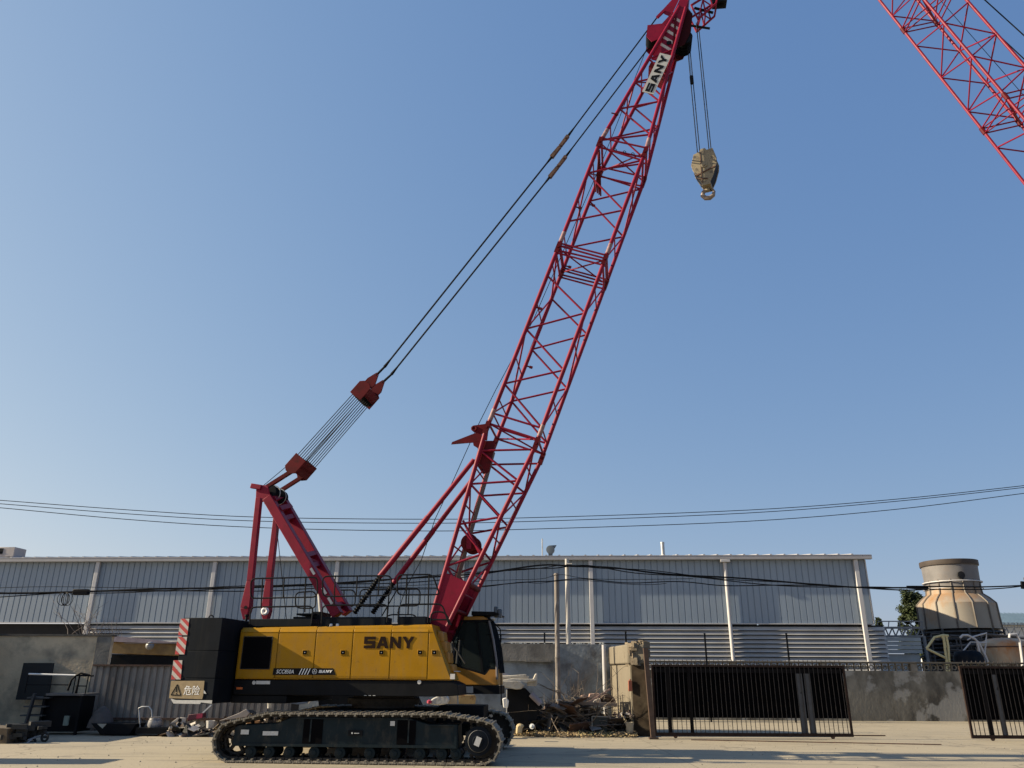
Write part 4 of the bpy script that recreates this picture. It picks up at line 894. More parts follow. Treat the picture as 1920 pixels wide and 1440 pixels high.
# things on the roof
m = M(); a, z = BL.P(19, 1036, .8); m.box(BL, a - .55, a + .5, .4, 1.3, 7.16, z + .22); ac = obj('rooftop_cooler', m, mat('cooler_beige', (.34, .31, .30), .6), None, 'beige box cooler on the workshop roof at its left end', 'cooler', bevel=.02)
m = M(); m.box(BL, a - .45, a - .1, .385, .398, z - .14, z + .15); m.box(BL, a - .45, a - .1, .37, .384, z - .01, z + .0); obj('cooler_grille', m, navy, ac)
m = M(); p = BL.Q(1017, 1036, .5); m.tube(Vector((p.x, p.y, 7.05)), Vector((p.x, p.y, BL.Q(1017, 1010, .5).z)), .028, 8); m.lathe(Vector((p.x, p.y, 7.05)), [(.08, 0), (.06, .05)], 10); obj('vent_pipe', m, steel, None, 'thin pale pipe standing up from the roof edge left of the blower', 'vent pipe')
m = M(); p = BL.Q(1243, 1036, .5); m.tube(Vector((p.x, p.y, 7.05)), Vector((p.x, p.y, BL.Q(1243, 1017, .5).z)), .09, 12); m.lathe(Vector((p.x, p.y, 7.0)), [(.17, 0), (.12, .1)], 12); m.tube(Vector((p.x, p.y, BL.Q(1243, 1019, .5).z)), Vector((p.x, p.y, BL.Q(1243, 1016.5, .5).z)), .1, 12); obj('flue_pipe', m, steel, None, 'short thick grey flue on the roof edge, right of the blower', 'flue')
m = M(); p = BL.Q(1032, 1031, .5); m.lathe(p - S.uy * .12, [(.12, 0), (.2, .01), (.2, .24), (.12, .25)], 20, S.uy); m.prism([p + Vector((.0, -.1, .2)), p + Vector((.0, -.1, .02)), p + Vector((.22, -.1, .08)), p + Vector((.3, -.1, .22))], Vector((0, .2, 0))); m.box(Frame(p, 0), -.1, .1, -.08, .08, -.34, -.15)
obj('roof_blower', m, mat('blower_grey', (.09, .11, .13), .5), None, 'dark snail shaped blower on the roof edge above the poles', 'blower')

# ================================================================== walls, poles
conc = mat('old_concrete', (.22, .205, .175), .9, var=.2, scale=2.5, bump=.6, bscale=18, dirt=(.08, .075, .065), dscale=.7, dlo=.42, dhi=.68)
conc_l = mat('stained_plaster', (.56, .45, .30), .9, var=.15, scale=1.5, bump=.5, bscale=14, dirt=(.17, .155, .125), dscale=.8, dlo=.48, dhi=.7)
conc_y = mat('pale_concrete', (.155, .135, .10), .9, var=.12, scale=2, bump=.5, bscale=16, dirt=(.11, .09, .062), dscale=1.3, dlo=.5, dhi=.75, stretch=(1, 1, .35))
conc_r = mat('broken_concrete', (.15, .125, .09), .95, var=.35, scale=6, bump=1.0, bscale=12, dirt=(.12, .09, .06), dscale=4)
coping = mat('dark_coping', (.075, .07, .06), .9, var=.3, scale=4, bump=.4)
def patch_wall():
    m = mat('weathered_wall', (.20, .185, .15), .9, var=.3, scale=1.4, bump=.5, bscale=14, dirt=(.06, .055, .045), dscale=.8, dlo=.42, dhi=.62, stretch=(1, 1, .6))
    t = m.node_tree; N = t.nodes; L = t.links; b = N['Principled BSDF']; src = b.inputs['Base Color'].links[0].from_socket
    tc = N.new('ShaderNodeTexCoord'); n = N.new('ShaderNodeTexNoise'); n.inputs['Scale'].default_value = .62; n.inputs['Detail'].default_value = 7; n.inputs['Roughness'].default_value = .55; L.new(tc.outputs['Object'], n.inputs['Vector'])
    r = N.new('ShaderNodeValToRGB'); r.color_ramp.elements[0].position = .525; r.color_ramp.elements[1].position = .56; r.color_ramp.elements[0].color = (0, 0, 0, 1); r.color_ramp.elements[1].color = (.7, .7, .7, 1); L.new(n.outputs[0], r.inputs[0])
    x = N.new('ShaderNodeMixRGB'); L.new(r.outputs[0], x.inputs[0]); L.new(src, x.inputs[1]); x.inputs[2].default_value = (.33, .32, .29, 1); L.new(x.outputs[0], b.inputs['Base Color']); return m
def fr_wall(p0, p1):
    d = Vector(p1) - Vector(p0); return Frame((p0[0], p0[1], 0), -math.degrees(math.atan2(d.y, d.x))), d.length
# long boundary wall on the right
YR = 34.6
zt_r = V(1700, 1241, YR).z; xr0, xr1 = V(1216, 1300, YR).x, V(1990, 1300, YR).x + 2.5
rw = M(); rw.box(WD, xr0, xr1, YR, YR + .22, 0, zt_r - .36)
wall_r = obj('boundary_wall', rw, patch_wall(), None, 'long weathered grey wall topped with pierced blocks behind the open gates', 'wall', flat=True)
m = M(); m.box(WD, xr0, xr1, YR - .06, YR + .28, zt_r - .07, zt_r); obj('wall_coping', m, coping, wall_r, bevel=.01)
m = M(); x = xr0 + .1; zc = zt_r - .215
while x < xr1 - .2:
    k = int((x - xr0) / .29)
    if k % 13 == 12: m.box(WD, x - .1, x + .16, YR - .02, YR + .24, zt_r - .358, zt_r - .072)
    else:
        m.ring((x + .03, YR + .1, zc), (0, 1, 0), .085, .026, 12, 4)
        m.box(WD, x - .115, x - .095, YR + .03, YR + .17, zt_r - .358, zt_r - .072)
    x += .29
obj('pierced_block_row', m, mat('block_concrete', (.17, .16, .14), .9, var=.25), wall_r, flat=True)
# centre wall
Yc = 28.3
cw0, cw1 = V(925, 1207, Yc), V(1146, 1208, Yc)
m = M(); m.box(WD, cw0.x - 6.5, cw1.x, Yc, Yc + .24, 0, cw0.z)
wall_c = obj('block_wall', m, mat('grey_block_wall', (.26, .29, .30), .9, var=.3, scale=1.2, bump=.7, bscale=10, dirt=(.10, .10, .10), dscale=.9, dlo=.45, dhi=.65), None, 'dark grey patched wall behind the rubbish heap, left of the gate pier', 'wall', flat=True)
m = M(); m.box(WD, cw0.x - 6.5, V(1040, 1207, Yc).x, Yc - .12, Yc, V(1000, 1240, Yc).z, cw0.z); m.box(WD, V(985, 1200, Yc).x, V(1033, 1200, Yc).x, Yc - .15, Yc - .121, V(1000, 1241, Yc).z, V(1000, 1237, Yc).z)
obj('wall_beam', m, conc, wall_c, flat=True)
m = M()
for i in range(70):
    x = cw0.x - 3 + random.random() * (cw1.x - cw0.x + 2.9); h_ = .02 + random.random() * .07; m.prism([(x, Yc + .05, cw0.z), (x + .05 + random.random() * .06, Yc + .05, cw0.z), (x + .03, Yc + .06, cw0.z + h_)], (0, .03 + random.random() * .06, 0))
obj('broken_glass', m, mat('glass_shards', (.35, .36, .34), .3, var=.3), wall_c, flat=True)
# pier
pa, pb, pc = G(1187, 1380), V(1146, 1300, 28.2), G(1220, 1381)
def quadprism(m, pts, z0, z1): return m.prism([Vector((p[0], p[1], z0)) for p in pts], (0, 0, z1 - z0))
zc1 = V(1187, 1245, pa.y).z; ztop = V(1187, 1208, pa.y).z
far = Vector((pc.x + .1, pb.y, 0))
m = M(); quadprism(m, [pa, (pc.x, pc.y), (far.x, far.y), (pb.x, pb.y)], 0, zc1 - .02)
pier = obj('gate_pier', m, conc_y, None, 'pale sunlit concrete gate pier with a crumbling block cap beside the heap', 'gate pier', flat=True)
m = M(); ec = Vector((-.08, -.06, 0)); quadprism(m, [pa + ec, (pc.x - .05, pc.y - .05), (far.x, far.y - .6), (pb.x - .06, pb.y - .01)], zc1, ztop)
obj('pier_cap', m, conc_y, pier, bevel=.05)
m = M()
for i in range(150):
    x = pa.x + .02 + random.random() * (pc.x - pa.x - .02) ; y = pa.y - .12 + random.random() * .5; z = zc1 + .02 + random.random() * (ztop - zc1 + .04); s_ = .04 + random.random() * .08
    f_ = Frame((x, y, z), random.random() * 90); m.box(f_, -s_, s_, -s_, s_, -s_, s_ * random.random())
obj('rubble_facing', m, conc_r, pier, flat=True)
m = M(); ff, fl = fr_wall(pa, pc); m.box(ff, .05, fl - .01, -.04, -.002, .02, zc1 - .03); obj('pier_shade_stain_panel', m, mat('shaded_stained_brown', (.035, .026, .018), .85, var=.5, scale=3, spec=.1, dirt=(.06, .048, .034), dscale=1.6, dlo=.5, dhi=.66), pier)  # panel colour holds the shade as well as the stain of the pier front
m = M(); p = G(1187, 1380); zb0 = V(1187, 1296, p.y).z; m.box(Frame((p.x, p.y, 0), 0), -.09, .02, -.14, -.055, zb0, V(1187, 1276, p.y).z); m.tube((p.x - .03, p.y - .1, V(1187, 1276, p.y).z), (p.x - .03, p.y - .1, V(1187, 1273, p.y).z), .02, 8)
obj('switch_box', m, mat('faded_red_box', (.30, .09, .05), .6, var=.2), None, 'small faded red box fixed on the corner of the gate pier', 'box', bevel=.01)
m = M(); m.tube(G(1189, 1379), Vector((G(1189, 1379).x, G(1189, 1379).y, zc1 - .05)), .03, 8); obj('corner_pipe', m, rust, pier)
# leaning steel post
m = M(); q0 = G(1225, 1386); q1 = V(1210, 1215, q0.y); m.beam(q0, q1, .13, .12, (0, 1, 0)); m.box(Frame(q0, 0), -.12, .14, -.1, .1, 0, .05)
obj('leaning_gate_post', m, mat('brown_post', (.07, .042, .028), .7, var=.3, scale=8, dirt=(.03, .018, .012), dscale=4), None, 'rusty brown steel post leaning against the gate pier', 'post')
# white drain pipe at the pier
m = M(); p = V(1134, 1290, Yc - .25); m.tube((p.x, p.y, .3), (V(1132, 1209, p.y).x, p.y, V(1132, 1209, p.y).z), .07, 10); obj('drain_pipe', m, pipe_w, None, 'white plastic drain pipe in the corner left of the gate pier', 'pipe')
# poles
m = M(); q = V(1047, 1340, 27.2); zt_ = V(1047, 1075, 27.2).z; m.tube((q.x, 27.2, 0), (q.x, 27.2, zt_), .088, 14, .075); m.ring((q.x, 27.2, V(1047, 1233, 27.2).z), (0, 0, 1), .09, .012, 14, 5); m.ring((q.x, 27.2, zt_ - .05), (0, 0, 1), .085, .015, 14, 5)
obj('cable_pole', m, mat('brown_grey_pole', (.16, .14, .125), .7, var=.2, scale=3, dirt=(.24, .22, .20), dscale=1.5, dlo=.5, dhi=.6), None, 'brownish round pole standing in the heap, shorter than the white pole', 'pole')
m = M(); q = V(1066, 1208, 33.6); zt2 = V(1066, 1048, 33.6).z; m.tube((q.x, 33.6, 0), (q.x, 33.6, zt2), .125, 14, .085); m.tube((q.x - .05, 33.5, zt2 - .22), (q.x + .2, 33.45, zt2 - .22), .02, 6)
obj('concrete_pole', m, mat('white_pole', (.36, .355, .34), .7, var=.12, dirt=(.36, .33, .3), dscale=2), None, 'white concrete pole carrying the upper cable bundle behind the wall', 'pole')
# thin fence posts
for i, (px, y0, lb) in enumerate(((939, 1190, 'thin dark post just right of the cab, above the wall'), (1021, 1187, 'thin dark post left of the brownish pole, above the wall'), (1173, 1185, 'thin dark post above the gate pier cap'), (1321, 1188, 'thin dark post behind the middle of the left gate'), (1474, 1188, 'thin dark post behind the right half of the left gate'))):
    Yp = 33.2; q = V(px, y0, Yp); m = M(); m.beam((q.x, Yp, 0), (q.x, Yp, q.z), .06, .06, (0, 1, 0)); m.box(Frame((q.x, Yp, 0), 0), -.04, .04, -.04, .04, q.z, q.z + .02)
    obj('fence_post', m, black, None, lb, 'fence post', 'thin posts along the boundary wall')

# ================================================================== gates
gate_b = mat('gate_black', (.006, .005, .005), .7, spec=.1, var=.3, scale=5, dirt=(.03, .02, .016), dscale=6, dlo=.62, dhi=.8)
bar_m = mat('gate_bar_steel', (.03, .025, .022), .6, .2, var=.4, scale=10)
sheet_m = mat('black_sheeting', (.0025, .0025, .003), .9, var=.4, scale=3, spec=.03)
grey_sh = mat('grey_sheet', (.07, .07, .072), .7, var=.25, scale=5, dirt=(.02, .02, .02), dscale=3, dlo=.6, dhi=.64)
def gate(bl, br, topy_l, topy_r, label, cuts, greys, nbars):
    p0, p1 = G(*bl), G(*br); fr, L_ = fr_wall(p0, p1); zt_ = V(bl[0] - 10, topy_l, p0.y).z
    root = empty('sliding_gate', fr.W(L_ / 2, 0, 0), label, 'gate', 'black barred sliding gates of the yard')
    m = M(); zb = .06
    m.box(fr, 0, L_, -.03, .03, zb, zb + .09); m.box(fr, 0, L_, -.03, .03, zt_ - .06, zt_)
    m.box(fr, 0, .06, -.028, .028, zb + .092, zt_ - .062); m.box(fr, L_ - .06, L_, -.028, .028, zb + .092, zt_ - .062)
    obj('gate_frame', m, bpy.data.materials.get('gate_frame_rust') or mat('gate_frame_rust', (.026, .016, .013), .75, var=.4, scale=8, spec=.15), root)
    m = M(); m.box(fr, .065, L_ - .065, .031, .04, .55, zt_ - .02); sh = obj('sheet_panel', m, sheet_m, root)
    m = M(); m.box(fr, .062, L_ - .062, .005, .028, zt_ - .22, zt_ - .1)
    for a in cuts: m.box(fr, a, a + .1, -.02, .0, zb + .093, zt_ - .065)
    obj('gate_rail', m, gate_b, root)
    for a0, a1 in greys:
        m = M(); m.box(fr, a0, a1, .0415, .046, zb + .15, zt_ - .1) if False else m.box(fr, a0, a1, .012, .02, .12, zt_ - .23)
        obj('grey_sheet', m, grey_sh, root)
    proto = None
    for i in range(nbars):
        a = .14 + (L_ - .28) * i / (nbars - 1)
        if proto is None:
            m = M(); m.beam(fr.W(a, -.012, zb + .09), fr.W(a, -.012, zt_ - .06), .016, .016, fr.uy); m.lathe(fr.W(a, -.012, zt_ + .001), [(.012, 0), (.010, .08), (.022, .10), (.001, .16)], 5); proto = obj('gate_bar', m, bar_m, root); a_ = a
        else: dup(proto, fr.ux * (a - a_))
    for a in (.6, L_ - .6):
        m = M(); m.lathe(fr.W(a, -.02, .06), [(.03, 0), (.06, .005), (.06, .035), (.03, .04)], 14, fr.uy); obj('gate_wheel', m, rust, root)
    return fr, L_
gf1, gl1 = gate((1228, 1384), (1601, 1386), 1246, 1248, 'black barred sliding gate beside the pier, with two grey sheets near its right end', [.42, 1.05], [(4.28, 4.48), (4.53, 4.72)], 42)
gate((1823, 1389), (2020, 1390), 1249, 1249, 'black barred sliding gate at the right edge of the photo, sheeting torn', [.55], [(.92, 1.08)], 22)
m = M(); r0, r1 = G(1296, 1388), G(1765, 1397); m.beam(r0 + Vector((0, 0, .012)), r1 + Vector((0, 0, .012)), .05, .024); obj('gate_track', m, rust, None, 'thin rusty rail lying on the ground in front of the gate opening', 'rail')
m = M(); r0, r1 = G(1480, 1379.5), G(1660, 1380.5); m.beam(r0 + Vector((0, 0, .02)), r1 + Vector((0, 0, .02)), .04, .03); obj('loose_bar', m, rust, None, 'dark bar lying on the ground just beyond the left gate', 'bar')
m = M(); p = G(1690, 1351); m.prism([p + Vector(q) for q in ((-.25, 0, .0), (-.28, 0, .22), (-.12, 0, .24), (.18, 0, .06), (.2, 0, 0))], (0, .2, 0)); obj('concrete_lump', m, conc_y, None, 'pale wedge shaped lump lying at the foot of the boundary wall', 'lump', bevel=.03)

# ================================================================== behind the boundary wall
YT = 44.5
tc_ = V(1797, 1185, YT); mpx = (V(1866, 1185, YT).x - V(1728, 1185, YT).x) / 2
rr = lambda x0, x1, y: ((V(x1, y, YT).x - V(x0, y, YT).x) / 2, V(1797, y, YT).z)
levels = [rr(1728, 1866, 1181), rr(1727, 1862, 1160), rr(1725, 1858, 1134), rr(1731, 1845, 1124), rr(1738, 1832, 1116), rr(1739, 1830, 1104), rr(1737, 1828, 1090), rr(1733, 1827, 1064)]
tw_x = V(1790, 1120, YT).x
tw = empty('cooling_tower', (tw_x, YT, 0), 'stained bottle shaped cooling tower standing behind the right hand wall', 'cooling tower')
towm = mat('tower_fibreglass', (.25, .225, .185), .6, var=.12, scale=1.0, dirt=(.27, .14, .045), dscale=.9, dlo=.52, dhi=.72, stretch=(1, 1, .5))
def rust_band(m_, lv):          # orange stains running down from the shoulder of the tower
    t = m_.node_tree; N = t.nodes; L = t.links; b = N['Principled BSDF']; src = b.inputs['Base Color'].links[0].from_socket
    tc = N.new('ShaderNodeTexCoord'); sx = N.new('ShaderNodeSeparateXYZ'); L.new(tc.outputs['Object'], sx.inputs[0])
    mp = N.new('ShaderNodeMapping'); mp.inputs['Scale'].default_value = (2.2, 2.2, .5); L.new(tc.outputs['Object'], mp.inputs[0])
    n = N.new('ShaderNodeTexNoise'); n.inputs['Scale'].default_value = 1.4; n.inputs['Detail'].default_value = 6; L.new(mp.outputs[0], n.inputs['Vector'])
    ad = N.new('ShaderNodeMath'); ad.operation = 'MULTIPLY_ADD'; L.new(n.outputs[0], ad.inputs[0]); ad.inputs[1].default_value = 1.6; L.new(sx.outputs[2], ad.inputs[2])
    r = N.new('ShaderNodeValToRGB'); mr = N.new('ShaderNodeMapRange'); mr.inputs[1].default_value = lv[2][1] + .5; mr.inputs[2].default_value = lv[5][1] + 1.2; L.new(ad.outputs[0], mr.inputs[0]); L.new(mr.outputs[0], r.inputs[0])
    e = r.color_ramp.elements; e[0].position = .05; e[0].color = (0, 0, 0, 1); e[1].position = .5; e[1].color = (.55, .55, .55, 1); q = e.new(.85); q.color = (0, 0, 0, 1)
    x = N.new('ShaderNodeMixRGB'); L.new(r.outputs[0], x.inputs[0]); L.new(src, x.inputs[1]); x.inputs[2].default_value = (.27, .125, .03, 1); L.new(x.outputs[0], b.inputs['Base Color']); return m_
grey_top = mat('tower_grey_neck', (.14, .135, .135), .6, var=.15, scale=2, dirt=(.15, .13, .12), dscale=3)
m = M(); m.lathe((tw_x, YT, 0), levels[:6], 32); obj('tower_shell', m, rust_band(towm, levels), tw, flat=False)
m = M(); m.lathe((tw_x, YT, .0), [(levels[5][0] + .0, levels[5][1] + .002), (levels[6][0] + .03, levels[6][1]), (levels[7][0], levels[7][1]), (levels[7][0] + .06, levels[7][1] + .05), (levels[7][0] + .06, levels[7][1] + .28), (levels[7][0] - .02, levels[7][1] + .28), (levels[7][0] - .04, levels[7][1] - .5), (.2, levels[7][1] - .5)], 40); nk = obj('tower_neck', m, grey_top, tw)
m = M(); m.lathe((tw_x, YT, .0), [(levels[7][0] + .065, levels[7][1] + .03), (levels[7][0] + .075, levels[7][1] + .06), (levels[7][0] + .075, levels[7][1] + .29), (levels[7][0] + .065, levels[7][1] + .30)], 40); obj('tower_rim', m, mat('tower_rim_brown', (.045, .034, .028), .7, var=.2), nk)
for k in range(14):
    a = 2 * PI * k / 14 + .12; m = M(); m.path([(tw_x + (r + .02) * math.cos(a), YT + (r + .02) * math.sin(a), z) for r, z in levels[:7]], .045, 5); obj('tower_rib', m, mat('rib_grey', (.10, .085, .07), .6) if k == 0 else bpy.data.materials['rib_grey'], tw)
m = M(); zr = levels[6][1] - .1; m.ring((tw_x, YT, zr), (0, 0, 1), levels[6][0] + .12, .035, 32, 6); m.ring((tw_x, YT, zr - .35), (0, 0, 1), levels[6][0] + .12, .02, 32, 5)
obj('tower_hoop', m, pipe_w, tw)
m = M(); p = V(1776, 1084, YT); m.lathe(Vector((p.x, YT - levels[6][0] - .12, p.z)), [(.0, 0), (.2, .005), (.2, .1)], 12, (0, 1, 0)); obj('tower_opening', m, dark_in, tw)
m = M(); zb = levels[0][1]
for k in range(9): z = zb - .1 - k * .2; m.lathe((tw_x, YT, z), [(levels[0][0] - .15, 0), (levels[0][0] + .05, -.1), (levels[0][0] + .06, -.09), (levels[0][0] - .14, .015)], 32)
m.lathe((tw_x, YT, zb - 2.2), [(levels[0][0] - .3, 0), (levels[0][0] - .3, 2.15)], 24)
for k in range(10): a = 2 * PI * k / 10; m.tube((tw_x + levels[0][0] * math.cos(a), YT + levels[0][0] * math.sin(a), 0), (tw_x + levels[0][0] * math.cos(a), YT + levels[0][0] * math.sin(a), zb), .06, 6)
obj('tower_louvres', m, mat('dark_louvre', (.05, .05, .052), .7, var=.3), tw, flat=True)
# tree
leaf = mat('tree_leaves', (.036, .048, .02), .7, var=.45, scale=1.6, spec=.2); bark = mat('tree_bark', (.07, .05, .035), .9, var=.3, bump=.6)
def tree(px0, px1, ytop, Y, label, nleaf):
    x0, x1 = V(px0, 1130, Y).x, V(px1, 1130, Y).x; cx_ = (x0 + x1) / 2; zt_ = V(px0, ytop, Y).z; R = (x1 - x0) / 2
    root = empty('broadleaf_tree', (cx_, Y, 0), label, 'tree')
    m = M(); m.path([(cx_, Y, 0), (cx_ + .1, Y, zt_ * .3), (cx_ - .1, Y, zt_ * .55), (cx_, Y, zt_ * .85)], [.22, .17, .12, .04], 8)
    for k in range(7): a = k * 2.4; z = zt_ * (.35 + .07 * k); m.path([(cx_, Y, z), (cx_ + math.cos(a) * R * .45, Y + math.sin(a) * R * .45, z + R * .35), (cx_ + math.cos(a) * R * .8, Y + math.sin(a) * R * .8, z + R * .6)], [.08, .05, .02], 5)
    obj('trunk', m, bark, root)
    m = M(); cl = []
    for k in range(170):
        u = random.random() * 2 * PI; h_ = random.random() ** 1.25; rr_ = R * (.25 + .75 * math.sqrt(random.random())) * (math.sin(PI * min(1, .32 + h_ * .60)) ** .6)
        cl.append((cx_ + math.cos(u) * rr_ * .85, Y + math.sin(u) * rr_ * .85, zt_ * (.42 + .56 * h_), R * (.07 + .12 * random.random())))
    for k in range(nleaf):
        c = random.choice(cl); d = Vector((random.gauss(0, 1), random.gauss(0, 1), random.gauss(0, .8))).normalized() * c[3] * (.2 + 1.3 * random.random()); p = Vector(c[:3]) + d
        u = Vector((random.gauss(0, 1), random.gauss(0, 1), random.gauss(0, 1))).normalized(); v = u.orthogonal().normalized(); s_ = .05 + random.random() * .07
        m.add([p - u * s_, p + v * s_ * .5, p + u * s_, p - v * s_ * .5], [(0, 1, 2, 3)])
    obj('crown', m, leaf, root, flat=True)
tree(1676, 1752, 1106, 56, 'dark green tree rising behind the cooling tower, left of it', 34000)
tree(1632, 1652, 1156, 60, 'low green treetop just right of the workshop corner', 3500)
# pipe truss
Yq = 41
m = M(); p0, p1 = V(1640, 1193, Yq), V(1732, 1193, Yq); q0, q1 = V(1640, 1177, Yq), V(1732, 1177, Yq)
m.beam(p0, p1, .1, .1); m.beam(q0, q1, .14, .1); n = 7
for i in range(n): a, b = p0.lerp(p1, i / n), q0.lerp(q1, (i + .5) / n); m.beam(a, b, .05, .05); m.beam(b, p0.lerp(p1, (i + 1) / n), .05, .05)
r0, r1 = V(1646, 1165, Yq), V(1729, 1165, Yq); m.beam(r0, r1, .05, .05)
for i in range(5): m.beam(q0.lerp(q1, .05 + i / 4.4), r0.lerp(r1, i / 4.0) if i < 5 else r1, .035, .035)
for x in (p0, p1): m.beam((x.x, Yq, 0), x, .12, .12, (0, 1, 0))
obj('truss_walkway', m, mat('truss_grey', (.20, .20, .20), .6, var=.2), None, 'grey zigzag steel truss between the workshop and the cooling tower', 'truss')
m = M(); a0, a1 = V(1644, 1195, 39.5), V(1731, 1226, 39.5); nn = 22
for i in range(nn):
    x0 = a0.x + (a1.x - a0.x) * i / nn; x1 = a0.x + (a1.x - a0.x) * (i + 1) / nn
for k in range(4): z1 = a0.z - (a0.z - a1.z) * k / 4; z0 = a0.z - (a0.z - a1.z) * (k + 1) / 4 + .02; m.box(WD, a0.x, a1.x, 39.5 + .03 * (k % 2), 39.6, z0, z1)
m.box(WD, a0.x + .1, a1.x - .1, 39.65, 39.9, 0, a1.z - .01)
obj('sheet_metal_shed', m, mat('pale_sheet', (.34, .37, .38), .5, var=.15, scale=2), None, 'pale corrugated sheet shed under the zigzag truss', 'shed')
# tanks, pipes
tank_m = mat('rusty_tank_paint', (.36, .29, .20), .6, var=.12, scale=2, dirt=(.36, .15, .04), dscale=1.3, dlo=.45, dhi=.66, stretch=(1, 1, .5))
Yk = 38.2
p = V(1885, 1238, Yk); zt_ = V(1885, 1203, Yk).z; R = V(1922, 1220, Yk).x - p.x + .1
m = M(); m.lathe((p.x + .05, Yk, 0), [(R, 0), (R, zt_ - .25), (R * .96, zt_ - .1), (R * .55, zt_ + .12), (R * .2, zt_ + .16)], 36); tk = obj('storage_tank', m, tank_m, None, 'round cream tank streaked with orange rust behind the right gate', 'tank', sharp=50)
m = M(); m.ring((p.x + .05, Yk, zt_ - .25), (0, 0, 1), R + .01, .03, 36, 6); m.ring((p.x + .05, Yk, 1.9), (0, 0, 1), R + .01, .025, 36, 6); m.lathe((p.x - .3, Yk - R + .1, 2.1), [(.22, 0), (.22, .06)], 18, (0, -1, 0)); obj('tank_band', m, rust, tk)
p = V(1817, 1240, 37.5); m = M(); m.lathe((p.x, 37.5, 0), [(.62, 0), (.62, V(1817, 1232, 37.5).z), (.5, V(1817, 1222, 37.5).z), (.2, V(1817, 1219, 37.5).z)], 28); obj('dark_tank', m, navy, None, 'dark domed tank left of the cream tank', 'tank', sharp=50)
def pipes(name, label, cat, groups, Y, mt, r):
    root = None; m = M()
    for g in groups:
        pts = [V(x, y, Y) for x, y in g]
        m.path(pts, r, 7)
    return obj(name, m, mt, None, label, cat)
yel_p = mat('cream_yellow_paint', (.58, .50, .26), .6, var=.12); 
pipes('bent_steel_frame', 'cream yellow bent pipe frame rising behind the wall below the cooling tower', 'pipe frame', [[(1737, 1216), (1752, 1195), (1768, 1191), (1778, 1192)], [(1769, 1191), (1771, 1210), (1775, 1238), (1775, 1300)], [(1774, 1191), (1778, 1212), (1780, 1240), (1780, 1300)], [(1766, 1192), (1770, 1200), (1773, 1214)], [(1737, 1216), (1772, 1233)]], 37.6, yel_p, .055)
pipes('arched_pipe', 'white arched pipe curving over the dark domed tank', 'pipe', [[(1800, 1196), (1805, 1191), (1815, 1191), (1828, 1198), (1836, 1206), (1845, 1224), (1852, 1240), (1853, 1300)], [(1832, 1202), (1836, 1220), (1839, 1240), (1839, 1300)]], 37.2, pipe_w, .05)
pipes('bent_pipe', 'thin white bent pipe between the arched pipe and the cream tank', 'pipe', [[(1814, 1200), (1824, 1194), (1850, 1187), (1849, 1200), (1847, 1222), (1847, 1300)], [(1805, 1222), (1820, 1204), (1850, 1205)]], 37.4, pipe_w, .035)
pipes('ladder_frame', 'white frame standing in front of the cream tank at the right edge', 'frame', [[(1893, 1196), (1893, 1190), (1906, 1189), (1912, 1200), (1917, 1238), (1919, 1300)]], 36.6, pipe_w, .06)
m = M()
for i in range(34):
    x0 = 1735 + random.random() * 130; y0 = 1188 + random.random() * 40; a = V(x0, y0, 41.5 + random.random()); dx = random.random() * 3 - .5; m.tube(a, a + Vector((dx, random.random() * .6, (random.random() - .5) * .5)), .03 + random.random() * .03, 6)
    if i % 3 == 0: m.tube((a.x, a.y, 0), a, .04, 6)
obj('pipework', m, mat('dark_pipework', (.07, .065, .065), .6, var=.4), None, 'tangle of thin dark pipes under the cooling tower', 'pipework')
# far blue roof
m = M(); Yf = 75; b0, b1 = V(1862, 1145, Yf), V(2080, 1140, Yf); zl = V(1862, 1172, Yf).z
m.box(WD, b0.x, b1.x, Yf, Yf + 15, 0, zl)
fb = obj('far_warehouse', m, mat('pale_wall_far', (.45, .46, .46), .7, var=.06), None, 'far warehouse with a blue roof beyond the cooling tower', 'warehouse')
m = M(); m.prism([(b0.x - .4, Yf - .5, zl), (b0.x - .4, Yf + 6, b0.z + .2), (b0.x - .4, Yf + 16, zl), (b0.x - .4, Yf + 6, b0.z + .1)], (b1.x - b0.x + .8, 0, 0))
for i in range(60): x = b0.x + i * .42; m.beam((x, Yf - .5, zl + .06), (x, Yf + 6, b0.z + .26), .08, .06)
obj('blue_roof', m, mat('blue_roof_sheet', (.07, .115, .17), .5, var=.1, scale=1), fb, flat=True)
m = M()
for y in (1168, 1171, 1176): m.beam(V(1858, y, 60), V(2000, y + 1, 60), .05, .05)
for i in range(24): m.beam(V(1860 + i * 6, 1177, 60), V(1860 + i * 6, 1168, 60), .03, .03)
for i in range(5): m.beam(V(1866 + i * 14, 1194, 60), V(1873 + i * 14, 1177, 60), .06, .06); m.beam(V(1880 + i * 14, 1194, 60), V(1873 + i * 14, 1177, 60), .06, .06)
m.beam(V(1862, 1194, 60), V(2000, 1195, 60), .07, .07); m.beam((V(1880, 1190, 60).x, 60, 0), V(1880, 1177, 60), .2, .2); m.beam((V(1990, 1190, 60).x, 60, 0), V(1990, 1177, 60), .2, .2)
obj('pipe_bridge', m, bpy.data.materials['truss_grey'], None, 'thin railed pipe bridge in front of the far blue roof', 'bridge')
# horizon filler: low far tree line
m = M()
for i in range(9000):
    x = -260 + random.random() * 560; y = 190 + random.random() * 25; z = random.random() ** 1.3 * (3.2 + 1.6 * math.sin(x * .11) + 1.2 * math.sin(x * .037 + 1)); p = Vector((x, y, z)); u = Vector((random.gauss(0, 1), random.gauss(0, 1), random.gauss(0, 1))).normalized(); v = u.orthogonal().normalized(); s_ = .9
    m.add([p - u * s_, p + v * s_ * .7, p + u * s_, p - v * s_ * .7], [(0, 1, 2, 3)])
obj('far_trees', m, leaf, None, 'low dark line of trees on the horizon', 'trees', kind='stuff', flat=True)

